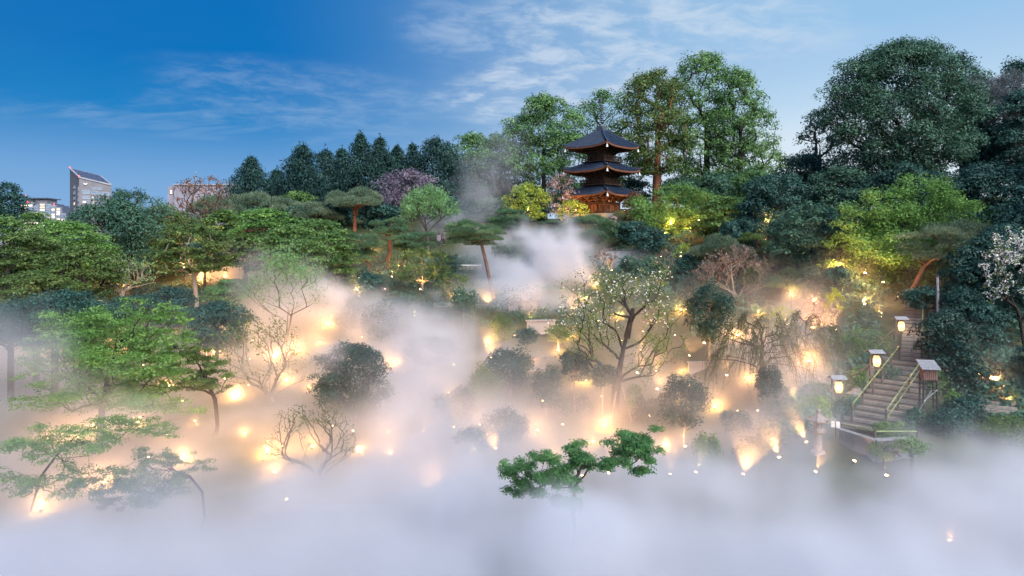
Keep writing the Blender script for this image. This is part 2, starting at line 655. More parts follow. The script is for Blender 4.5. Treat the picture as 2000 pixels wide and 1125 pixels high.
def wood_mesh(name, pos, par, chains, r0, rmin, power=0.5, sides=6, thin_sides=3, flare=1.35):
    n = len(pos)
    cnt = np.zeros(n)
    for ch in chains:
        cnt[ch[-1]] += 1
    for i in range(n - 1, 0, -1):
        cnt[par[i]] += cnt[i]
    cnt = np.maximum(cnt, 1)
    rad = np.maximum(r0 * (cnt / cnt[0]) ** power, rmin)
    rad[0] *= flare
    vs_, fs_ = [], []
    base = 0
    for ci, ch in enumerate(chains):
        P = pos[ch]
        rr = rad[ch].copy()
        if ci > 0:
            rr[0] = min(rr[0], rr[1] * 1.25)
            rr[-1] *= 0.55
        elif len(ch) > 2:
            rr = np.minimum(rr, r0 * flare) * np.linspace(1.0, 0.8, len(ch))
        k = sides if rr[0] > r0 * 0.28 else (4 if rr[0] > r0 * 0.1 else thin_sides)
        d = np.gradient(P, axis=0) if len(P) > 1 else np.array([[0, 0, 1.0]])
        d = unit(d)
        s = unit(np.cross(d, np.array([0.31, 0.17, 0.93])))
        u = np.cross(d, s)
        a = np.arange(k) * 2 * np.pi / k
        ring = P[:, None] + (s[:, None] * np.cos(a)[None, :, None] + u[:, None] * np.sin(a)[None, :, None]) * rr[:, None, None]
        vs_.append(ring.reshape(-1, 3))
        m = len(P)
        i, j = np.meshgrid(np.arange(m - 1), np.arange(k), indexing='ij')
        j2 = (j + 1) % k
        f = np.stack([i * k + j, i * k + j2, (i + 1) * k + j2, (i + 1) * k + j], -1).reshape(-1, 4) + base
        fs_.append(f)
        base += m * k
    return np_mesh(name, np.concatenate(vs_), 4, np.concatenate(fs_), smooth=True)


def trunk_path(r, h, lean=(0, 0), bend=0.05, n=7, base=-0.4):
    f = np.linspace(0, 1, n)
    p = np.zeros((n, 3))
    p[:, 2] = base + f * (h - base)
    w = np.cumsum(r.normal(size=(n, 2)) * bend * h / n, axis=0)
    w -= w[0]
    p[:, 0] = lean[0] * f ** 1.2 + w[:, 0]
    p[:, 1] = lean[1] * f ** 1.2 + w[:, 1]
    return p


def envelope(r, n, lo=0.3, pw=0.5, top_p=2.4, under=0.5):
    """unit points in a crown: domed above, full below"""
    z = r.uniform(-1, 1, n)
    rho = np.where(z > 0, (1 - np.abs(z) ** top_p) ** (1 / 2.0), 1 - under * np.abs(z) ** 2.2)
    q = r.uniform(lo, 1.0, n) ** pw
    # points near the top and bottom may sit anywhere across the section
    th = r.uniform(0, 2 * np.pi, n)
    inner = np.where(np.abs(z) > 0.75, np.sqrt(r.uniform(0, 1, n)), q)
    return np.stack([np.cos(th) * rho * inner, np.sin(th) * rho * inner, z], 1)


TREES = {}
WIDEN = {'open': 1.34, 'broad': 1.12, 'layered': 1.06, 'umbrella': 1.08, 'pine': 1.1}


def tree(name, label, cat, style, px, d, top, wid, bot, mat='oak', bark='dark', n=5000, size=0.2, lean=0.0, seed=None, group=None,
         ry=None, nc=None, tr=None, base=None, key=None, gy=None, bend=0.05, asp=None, tv=0.15, extra=None, clump=1.0, crown_dx=0.0, thin=1.0):
    """px, top, bot, wid: crown centre column, top and bottom rows and width in the photograph; d: distance.
    lean: offset (photo px) of the trunk's foot from the crown's centre column."""
    r = np.random.default_rng(seed if seed is not None else (int(px * 7 + top * 13 + d * 3) % 100003))
    while d > 16 and Z(bot, d) < Hs(X(px + lean, d), d) - 0.12 * (bot - top) * d / FPX:
        d -= 0.4
    fx = X(px + lean, d)
    gz = Hs(fx, d) if gy is None else Z(gy, d)
    s = d / FPX
    zt, zb, a = Z(top, d) - gz, Z(bot, d) - gz, wid * s / 2 * WIDEN.get(style, 1.0)
    b = a * 0.85 if ry is None else ry
    cx = X(px, d) - fx
    ch = zt - zb
    zc = (zt + zb) / 2
    hc = ch / 2
    C0 = np.array([cx, 0, zc])
    kw = dict(up=0.6, shell=(0.55, 1.05), axis='tan', half=-0.35, jit=0.5)
    asp_ = 0.55
    sk = dict(w_up=0.8, curve=0.45, wob=0.05, seg=4)
    trunk_h = zc
    rmin = 0.012
    power = 0.5
    ext = np.array([a, b, hc])
    if style == 'broad':            # rounded crown of many billowing clumps
        nc = int((nc or 60) * 1.8)
        C = C0 + envelope(r, nc, 0.06) * ext
        cr = 0.34 * (a * b * hc) ** (1 / 3) * (60 / nc) ** 0.33 * clump
        RAD = np.stack([r.uniform(0.6, 1.35, nc) * cr] * 2 + [r.uniform(0.6, 1.1, nc) * cr], 1)
        C = C0 + (C - C0) * np.maximum(0.1, (1 - 0.62 * cr / ext))
        trunk_h = zb + 0.45 * ch
        kw.update(up=0.5, shell=(0.6, 1.05))
    elif style == 'open':           # loose crown with sky gaps
        nc = int((nc or 70) * 1.9)
        C = C0 + envelope(r, nc, 0.15) * ext * 0.94
        cr = 0.24 * (a * b * hc) ** (1 / 3) * (70 / nc) ** 0.33 * clump
        RAD = np.stack([r.uniform(0.7, 1.4, nc) * cr] * 2 + [r.uniform(0.6, 1.1, nc) * cr], 1)
        trunk_h = zb + 0.6 * ch
        kw.update(up=0.5, shell=(0.15, 1.25), half=-.7)
        sk.update(curve=0.5)
    elif style == 'cone':           # cedar or cypress
        nc = nc or 80
        f = r.uniform(0, 1, nc) ** 0.8
        zz = zb + f * ch * 0.97
        rad = (1 - f) ** r.uniform(0.5, 0.85) * r.uniform(0.3, 1.12, nc)
        th = r.uniform(0, 2 * np.pi, nc)
        C = np.stack([cx * np.ones(nc) + np.cos(th) * rad * a, np.sin(th) * rad * b, zz], 1)
        cr = a * 0.40 * (80 / nc) ** 0.4 * clump * (0.45 + 0.7 * (1 - f))
        RAD = np.stack([cr, cr, cr * 0.75], 1)
        C = np.vstack([C, [[cx, 0, zt - 0.3 * a * 0.3]]])
        RAD = np.vstack([RAD, [[a * 0.08, a * 0.08, a * 0.22]]])
        trunk_h = zt * 0.97
        kw.update(axis='droop', shell=(0.3, 1.3), half=-0.9)
        asp_ = 0.34
    elif style in ('pine', 'umbrella'):   # flattened domes of needles on a crooked trunk
        nc = nc or 16
        if style == 'umbrella':
            q = r.uniform(0, 1, nc) ** 0.5
            th = np.arange(nc) * 2.4 + r.uniform(0, .4, nc)
            C = np.stack([cx + np.cos(th) * q * a * 0.82, np.sin(th) * q * b * 0.82, zb + ch * 0.45 + (1 - q ** 2) * ch * 0.38 + r.normal(size=nc) * 0.03 * ch], 1)
            RAD = np.stack([r.uniform(0.26, 0.38, nc) * a, r.uniform(0.26, 0.38, nc) * a, r.uniform(0.17, 0.24, nc) * ch], 1) * clump
            trunk_h = zb + 0.25 * ch
        else:
            u = rdir(r, nc)
            f = r.uniform(0.3, 1, (nc, 1)) ** 0.5
            C = C0 + u * ext * f * 0.8
            RAD = np.stack([r.uniform(0.24, 0.40, nc) * a, r.uniform(0.24, 0.40, nc) * a, r.uniform(0.11, 0.17, nc) * max(ch, a)], 1) * clump
            trunk_h = zb + 0.5 * ch
        kw.update(axis='rad', shell=(0.75, 1.06), half=-0.05)
        asp_ = 0.16
        sk.update(curve=0.35, wob=0.09, seg=5, w_up=0.4)
    elif style == 'layered':        # maple: many flat sprays in tiers
        nc = int((nc or 60) * 1.4)
        C = C0 + envelope(r, nc, 0.2, 0.5, 1.8, 0.35) * ext * 0.93
        cr = 0.34 * a * (60 / nc) ** 0.4 * clump
        RAD = np.stack([r.uniform(0.7, 1.3, nc) * cr, r.uniform(0.7, 1.3, nc) * cr, r.uniform(0.20, 0.42, nc) * cr], 1)
        trunk_h = zb + 0.25 * ch
        kw.update(up=1.1, shell=(0.2, 1.2), half=-0.6, jit=0.5)
        asp_ = 0.75
        sk.update(curve=0.45)
    elif style == 'ball':           # clipped or dense round shrub
        nc = nc or 46
        u = rdir(r, nc)
        C = C0 + u * ext * r.uniform(0.55, 0.86, (nc, 1))
        cr = 0.33 * (46 / nc) ** 0.4 * clump
        RAD = np.ones((nc, 1)) * ext * cr * r.uniform(0.55, 1.3, (nc, 1))
        trunk_h = zc
        kw.update(up=0.4, shell=(0.45, 1.2), half=-0.9)
    elif style == 'vase':           # fan of upswept branches
        nc = nc or 150
        th = r.uniform(0, 2 * np.pi, nc)
        el = r.uniform(0.05, 1.0, nc)
        ang = el * 1.15
        q = r.uniform(0.72, 1.0, nc)
        C = np.stack([cx + np.cos(th) * np.sin(ang) * a * 1.05 * q, np.sin(th) * np.sin(ang) * b * q, zb + ch * (0.12 + 0.85 * np.cos(ang * 0.95) * q)], 1)
        cr = 0.14 * a * clump
        RAD = np.stack([r.uniform(0.8, 1.3, nc) * cr] * 3, 1)
        trunk_h = zb + 0.1 * ch
        kw.update(up=0.2, shell=(0.1, 1.2), half=-1, axis='rad')
        asp_ = 0.4
        sk.update(curve=0.22, wob=0.025, w_up=1.6, gath=.4)
        power = 0.55
    elif style == 'bare':           # leafless or sparsely leaved branches
        nc = nc or 170
        u = rdir(r, nc)
        u[:, 2] = np.where(u[:, 2] < -0.5, -u[:, 2], u[:, 2])
        f = r.uniform(0.25, 1.0, (nc, 1)) ** 0.45
        C = C0 + u * ext * f
        cr = 0.10 * a * clump
        RAD = np.stack([np.full(nc, cr)] * 3, 1)
        trunk_h = zb + 0.15 * ch
        kw.update(up=0.3, shell=(0.0, 1.2), half=-1)
        sk.update(curve=0.30, wob=0.035, w_up=1.4, gath=0.5, seg=5)
        rmin = 0.009
    tints = np.clip(0.45 + r.normal(size=len(C)) * 0.20, 0, 1)
    tp = trunk_path(r, trunk_h, (cx * 0.75, 0), bend)
    if extra is not None:
        tp = np.array(extra(gz, fx), float)
    pos, par, chains = skeleton(r, tp, C, **sk)
    t = empty(name, (fx, d, gz), label, cat, group)
    r0 = tr if tr else max(0.05, 0.045 * zt ** 0.8)
    link('trunk', wood_mesh('trunk', pos, par, chains, r0, rmin * thin, power), BARK[bark], t)
    if n:
        me = foliage_mesh('crown', r, C, RAD, n, size, tints, asp=asp or asp_, tvar=tv, **kw)
        link('crown', me, LEAF[mat], t)
    if key:
        TREES[key] = (t, C, RAD, r)
    return t


def add_blossom(key, mat, n, size, name='blossom'):
    t, C, RAD, r = TREES[key]
    me = foliage_mesh(name, r, C, RAD * 1.05, n, size, np.full(len(C), 0.5), asp=0.9, shell=(0.3, 1.2), half=-1, up=0.2, jit=0.9)
    return link(name, me, LEAF[mat], t)

# ------------------------------------------------------------------ ground
def ground():
    xs = np.concatenate([[-3000, -1200, -500, -250, -150, -110], np.arange(-90, 90.5, 1.25), [110, 150, 250, 500, 1200, 3000]])
    ys = np.concatenate([[-60, -30, -10, 0, 8], np.arange(14, 135, 1.25), [150, 180, 220, 300, 450, 700, 1200, 2000, 3500]])
    gx, gy = np.meshgrid(xs, ys, indexing='ij')
    gz = H(gx.ravel(), gy.ravel())
    V = np.stack([gx.ravel(), gy.ravel(), gz], 1)
    nx, ny = len(xs), len(ys)
    i, j = np.meshgrid(np.arange(nx - 1), np.arange(ny - 1), indexing='ij')
    f = np.stack([i * ny + j, (i + 1) * ny + j, (i + 1) * ny + j + 1, i * ny + j + 1], -1).reshape(-1, 4)
    me = np_mesh('ground', V, 4, f, smooth=True)
    m = surf_mat('mossy ground', (0.020, 0.030, 0.014), (0.060, 0.070, 0.028), 0.8, 0.95, 0.1, 0.6, c3=(0.075, 0.058, 0.04))
    o = link('ground', me, m)
    tag(o, kind='structure')


ground()


def undergrowth(name, regions, mat, n, size, seed, kind='stuff'):
    """low leaves covering parts of the slope; regions: (px0, px1, row0, row1, height) read off the photograph and cast on the ground"""
    r = np.random.default_rng(seed)
    P = []
    area = np.array([(a[1] - a[0]) * (a[3] - a[2]) for a in regions], float)
    for a, k in zip(regions, (area / area.sum() * n).astype(int)):
        px = r.uniform(a[0], a[1], k)
        dl = [depth_on_ground((a[0] + a[1]) / 2, q) for q in (a[3], a[2])]
        d = r.uniform(min(dl), max(dl), k)
        x = (px - 1000) / FPX * d
        hn = fbm(x, d, 0 * x, 1.6, 3)
        z = H(x, d) + a[4] * np.clip((hn - 0.3) * 2.2, 0.02, 1.2) * r.uniform(0.5, 1.05, k)
        q = np.stack([x, d, z], 1)
        off = np.full(k, 1e9)
        for a_, b_ in zip(STAIR, STAIR[1:]):
            ex, ey = b_[0] - a_[0], b_[1] - a_[1]
            f = np.clip(((x - a_[0]) * ex + (d - a_[1]) * ey) / (ex * ex + ey * ey), -.12, 1)
            off = np.minimum(off, np.hypot(x - a_[0] - f * ex, d - a_[1] - f * ey))
        P.append(q[off > 2.0])
    P = np.concatenate(P)
    k = len(P)
    nrm = unit(np.array([0, -0.5, 1.0]) + r.normal(size=(k, 3)) * 0.6)
    A = np.cross(nrm, rdir(r, k))
    L = size * r.uniform(0.6, 1.5, k)
    t = np.clip(fbm(P[:, 0], P[:, 1], 0 * P[:, 0], 2.2, 2) * 1.3 - 0.2 + r.normal(size=k) * 0.2, 0, 1)
    me = np_mesh(name, leaf_tris(P, A, nrm, L, L * 0.7), 3, np.arange(k * 3), t)
    return tag(link(name, me, LEAF[mat]), kind=kind)


# ------------------------------------------------------------------ mist: one volume sampled from a numpy field
def mist():
    x0, x1, y0, y1, z0, z1, st = -62.0, 62.0, 3.0, 104.0, 0.5, 31.5, MIST_STEP
    nx, ny, nz = int((x1 - x0) / st) + 1, int((y1 - y0) / st) + 1, int((z1 - z0) / st) + 1
    gx = (x0 + np.arange(nx) * st).astype(np.float32)
    gy = (y0 + np.arange(ny) * st).astype(np.float32)
    gz = (z0 + np.arange(nz) * st).astype(np.float32)
    hx, hy = np.meshgrid(gx, gy, indexing='ij')
    ground_h = H(hx.ravel(), hy.ravel()).reshape(nx, ny).astype(np.float32)
    Xg, Yg, Zg = np.broadcast_arrays(gx[:, None, None], gy[None, :, None], gz[None, None, :])
    h = Zg - ground_h[:, :, None]
    big = fbm(Xg, Yg, Zg * 1.5, 9.0, 3)
    wx = (vnoise(Xg / 5, Yg / 5, Zg / 5) - 0.5) * 3.0
    fine = fbm(Xg + wx, Yg + wx, Zg * 1.25 - wx, 3.0, 5, 0.60)
    D = np.zeros((nx, ny, nz), np.float32)
    puffy = billow(Xg + wx, Yg, Zg * 1.2 + wx, 4.2, 3, 0.55)
    # bank lying over the pond
    xr = Xg / np.maximum(Yg, 1) * FPX + 1000
    edge = np.interp(xr, EDGE_PX, EDGE_D).astype(np.float32) + (big - 0.5) * 5 + (puffy - 0.6) * 7
    top = POND_TOP - 0.6 * sm(900, 980, xr) + 0.9 * sm(18, 14, Yg) + (big - 0.5) * 2.6 + (puffy - 0.6) * 4.5
    top = np.maximum(top, 2.8)
    D += POND_D * (0.6 + 1.0 * sm(0.35, 0.62, fine)) * sm(2.5, -4, Yg - edge) * sm(1.3, -1.8, Zg - top)
    # thinner layer hugging the slope, torn into patches
    lay = np.exp(-np.clip(h, 0, None) / SLOPE_H) * sm(-1.0, 0.0, h)
    pt = sm(0.42, 0.60, 0.40 * big + 0.35 * fine + 0.25 * (puffy - 0.1))
    reach = sm(20, 27, Yg) * (1 - 0.95 * sm(44, 52, Yg)) * (1 - sm(60, 74, Yg))
    side = (1 - 0.6 * sm(470, 330, xr) * sm(44, 50, Yg)) * (1 - 0.85 * sm(1560, 1680, xr))
    side = side * (1 - 0.52 * sm(690, 600, xr)) * (1 - 0.6 * sm(960, 1040, xr) * sm(1500, 1430, xr) * sm(31, 35, Yg))
    D += SLOPE_D * lay * (0.22 + 1.5 * pt) * reach * side
    # separate puffs: photo column, row, distance, radii (m), density
    for (px, py, d, rx, ry, rz, den) in PUFFS:
        cx, cz = X(px, d), Z(py, d)
        q = np.sqrt(((Xg - cx) / rx) ** 2 + ((Yg - d) / ry) ** 2 + ((Zg - cz) / rz) ** 2)
        q = q + (fine - 0.5) * 1.4 + (big - 0.5) * 1.0 - (puffy - 0.6) * 1.3
        D += den * sm(1.0, 0.35, q) * sm(-1.5, 0.0, h) * (0.45 + 1.1 * sm(0.38, 0.62, fine))
    D[D < 0.004] = 0
    D[[0, -1]] = 0
    D[:, [0, -1]] = 0
    D[:, :, [0, -1]] = 0
    # the field rides into the volume grid as one value per point
    n = nx * ny * nz
    me = bpy.data.meshes.new('mist')
    me.vertices.add(n)
    a = me.attributes.new('density', 'FLOAT', 'POINT')
    a.data.foreach_set('value', np.ascontiguousarray(D).ravel())
    ng = bpy.data.node_groups.new('mist field', 'GeometryNodeTree')
    ng.interface.new_socket('Geometry', in_out='INPUT', socket_type='NodeSocketGeometry')
    ng.interface.new_socket('Geometry', in_out='OUTPUT', socket_type='NodeSocketGeometry')
    N, L = ng.nodes, ng.links
    gi, go = N.new('NodeGroupInput'), N.new('NodeGroupOutput')
    vc = N.new('GeometryNodeVolumeCube')
    vc.inputs['Min'].default_value = (x0, y0, z0)
    vc.inputs['Max'].default_value = (x0 + (nx - 1) * st, y0 + (ny - 1) * st, z0 + (nz - 1) * st)
    vc.inputs['Resolution X'].default_value = nx
    vc.inputs['Resolution Y'].default_value = ny
    vc.inputs['Resolution Z'].default_value = nz
    vc.inputs['Background'].default_value = 0
    pos = N.new('GeometryNodeInputPosition')
    sp = N.new('ShaderNodeSeparateXYZ')
    L.new(pos.outputs[0], sp.inputs[0])

    def mth(op, p, q, r=None):
        k = N.new('ShaderNodeMath')
        k.operation = op
        for s, v in zip(k.inputs, (p, q, r)):
            if v is None:
                continue
            if isinstance(v, (int, float)):
                s.default_value = v
            else:
                L.new(v, s)
        return k.outputs[0]

    ii = [mth('ROUND', mth('DIVIDE', mth('SUBTRACT', sp.outputs[k], o), st), None) for k, o in enumerate((x0, y0, z0))]
    flat = mth('MULTIPLY_ADD', mth('MULTIPLY_ADD', ii[0], float(ny), ii[1]), float(nz), ii[2])
    # float32 holds whole numbers exactly to 16.7 million, more than there are points
    at = N.new('GeometryNodeInputNamedAttribute')
    at.data_type = 'FLOAT'
    at.inputs[0].default_value = 'density'
    si = N.new('GeometryNodeSampleIndex')
    si.data_type = 'FLOAT'
    si.domain = 'POINT'
    si.clamp = True
    L.new(gi.outputs[0], si.inputs['Geometry'])
    L.new(at.outputs[0], si.inputs['Value'])
    L.new(flat, si.inputs['Index'])
    L.new(si.outputs[0], vc.inputs['Density'])
    m, nt, out = mat_new('mist')
    pv = nt.nodes.new('ShaderNodeVolumePrincipled')
    pv.inputs['Color'].default_value = (0.84, 0.85, 0.89, 1)
    pv.inputs['Density'].default_value = 1.0
    pv.inputs['Anisotropy'].default_value = 0.15
    nt.links.new(pv.outputs[0], out.inputs['Volume'])
    sm_ = N.new('GeometryNodeSetMaterial')
    sm_.inputs['Material'].default_value = m
    L.new(vc.outputs[0], sm_.inputs['Geometry'])
    L.new(sm_.outputs[0], go.inputs[0])
    o = link('mist', me, m)
    md = o.modifiers.new('mist', 'NODES')
    md.node_group = ng
    tag(o, kind='stuff')
    return o


MIST_STEP = 0.42
POND_D, POND_TOP = 0.55, 3.5
SLOPE_D, SLOPE_H = 0.42, 1.15
EDGE_PX = [-400, 0, 200, 450, 620, 780, 930, 1030, 1250, 1500, 1650, 1800, 2000, 2400]
EDGE_D = [18.5, 18.5, 18.5, 20, 24, 31, 27, 22, 22, 22.5, 23.5, 25, 26.5, 28]
PUFFS = [
    (1010, 535, 60, 5.4, 4.5, 3.2, 0.50),
    (1075, 500, 63, 5.2, 4.0, 3.0, 0.50),
    (960, 570, 57, 4.5, 3.5, 2.2, 0.26),
    (1130, 540, 60, 4.5, 3.5, 1.8, 0.26),
    (1060, 590, 54, 4.0, 3.0, 1.6, 0.20),
    (1190, 515, 66, 4.6, 3.0, 1.3, 0.26),
    (890, 440, 82, 4.5, 3, 2.6, 0.14),
    (925, 395, 84, 4.6, 3, 3.2, 0.075),
    (955, 350, 85, 4.2, 3, 3.6, 0.050),
    (982, 300, 86, 3.6, 3, 4.0, 0.030),
    (560, 570, 50, 4.6, 4, 3.4, 0.20),
    (470, 530, 62, 4.5, 3, 2.5, 0.40),
    (0, 680, 25, 2.3, 2.5, 2.2, 0.24),
    (150, 740, 25, 2.6, 2.0, 0.7, 0.14),
    (150, 890, 18.0, 4.2, 2.5, 1.5, 0.075),
    (200, 800, 26, 4.5, 2.5, 1.0, 0.10),
    (370, 960, 18.0, 2.0, 2.0, 1.0, 0.10),
    (955, 490, 70, 3.6, 3, 2.2, 0.26),
    (610, 580, 49, 3.4, 3, 1.8, 0.18),
    (835, 720, 38, 2.4, 2.5, 3.4, 0.36),
    (800, 820, 33, 2.4, 2.5, 2.2, 0.32),
    (860, 640, 47, 2.4, 2.5, 1.4, 0.16),
    (720, 610, 47, 3.0, 2.5, 1.8, 0.20),
    (640, 690, 34, 1.4, 1.4, 1.2, 0.22),
    (1480, 572, 57, 1.8, 2, 1.5, 0.45),
    (1250, 570, 57, 2.6, 2.5, 1.2, 0.16),
    (1125, 1030, 16.8, 2.6, 1.6, 1.05, 0.9),
    (870, 970, 22, 2.6, 3, 1.9, 0.40),
    (1900, 930, 24, 4.0, 3.5, 1.3, 0.30),
    (1350, 960, 22, 4.5, 2.5, 1.0, 0.30),
]

# ------------------------------------------------------------------ materials of built things
M_TILE = surf_mat('pagoda roof tile', (0.012, 0.020, 0.038), (0.028, 0.043, 0.074), 3, 0.36, 0.5, 0.1)
M_WOOD = surf_mat('old dark timber', (0.028, 0.016, 0.011), (0.075, 0.041, 0.026), 7, 0.75, 0.25, 0.3, (1, 1, 0.2))
M_EAVE = surf_mat('lamp tinted red brown board', (0.105, 0.042, 0.023), (0.185, 0.078, 0.042), 6, 0.7, 0.25)  # orange of the lamps is put into this timber colour
M_BRONZE = surf_mat('weathered bronze', (0.060, 0.075, 0.085), (0.13, 0.15, 0.16), 8, 0.45, 0.5, metallic=0.5)
M_PALE = surf_mat('pale painted plate', (0.60, 0.58, 0.54), (0.75, 0.74, 0.70), 8, 0.6, 0.3)
M_STONE = surf_mat('grey stone', (0.13, 0.12, 0.11), (0.30, 0.28, 0.26), 7, 0.9, 0.2, 0.5)
M_LSTONE = surf_mat('warm lantern stone', (0.20, 0.16, 0.14), (0.36, 0.30, 0.27), 9, 0.9, 0.2, 0.5)
M_STEP = surf_mat('earth step', (0.055, 0.047, 0.042), (0.12, 0.104, 0.092), 5, 0.95, 0.15, 0.4)
M_NOSE = surf_mat('pale lit step edge', (0.20, 0.172, 0.145), (0.35, 0.31, 0.26), 6, 0.85, 0.2, 0.3)  # paler tone paints the lit line along the step edges
M_BAMB = surf_mat('green bamboo', (0.12, 0.17, 0.06), (0.26, 0.29, 0.13), 5, 0.45, 0.4, 0, (1, 1, 0.3))
M_POST = surf_mat('weathered post', (0.060, 0.045, 0.036), (0.15, 0.115, 0.09), 8, 0.85, 0.2, 0.3, (1, 1, .3))
M_BOARD = surf_mat('grey fence board', (0.16, 0.16, 0.17), (0.33, 0.33, 0.34), 6, 0.8, 0.25, 0.2, (1, 1, .3))
M_SHING = surf_mat('grey shingle', (0.16, 0.16, 0.17), (0.34, 0.34, 0.36), 12, 0.7, 0.3, 0.4)
M_REDW = surf_mat('reddish hut board', (0.11, 0.06, 0.05), (0.21, 0.12, 0.10), 7, 0.8, 0.2, 0.3)
M_PLAST = surf_mat('pale wall boards', (0.20, 0.19, 0.18), (0.34, 0.32, 0.31), 4, 0.85, 0.2, 0.1, (1, 1, .4))
M_TAN = surf_mat('tan earthen wall', (0.26, 0.19, 0.13), (0.42, 0.32, 0.23), 3, 0.9, 0.15, 0.2)
M_BLK = surf_mat('charcoal metal', (0.02, 0.02, 0.022), (0.05, 0.05, 0.055), 8, 0.5, 0.4)
M_CONC = surf_mat('brown grey cladding', (0.150, 0.145, 0.160), (0.195, 0.19, 0.21), 0.25, 0.8, 0.3)
M_CONC2 = surf_mat('cool grey cladding', (0.24, 0.25, 0.29), (0.31, 0.32, 0.36), 0.2, 0.8, 0.3)
M_CONC3 = surf_mat('mauve grey concrete', (0.21, 0.20, 0.24), (0.29, 0.27, 0.31), 0.2, 0.85, 0.3)
M_SLATE = surf_mat('dark blue slate strip', (0.06, 0.08, 0.13), (0.10, 0.12, 0.18), 0.3, 0.5, 0.5)
M_GLASS = surf_mat('dusk window glass', (0.10, 0.16, 0.24), (0.20, 0.29, 0.40), 0.4, 0.15, 0.8)
M_LIT = emit_mat('lit window', (1.0, 0.80, 0.52), 1.15)
M_LIT2 = emit_mat('bright lit window', (1.0, 0.88, 0.62), 1.7)
M_RED = emit_mat('red beacon', (1.0, 0.05, 0.06), 6.0)
M_PAPER, _nt, _out = mat_new('lantern paper')
_t = _nt.nodes.new('ShaderNodeBsdfTranslucent')
_t.inputs['Color'].default_value = (0.92, 0.80, 0.62, 1)
_nt.links.new(_t.outputs[0], _out.inputs['Surface'])


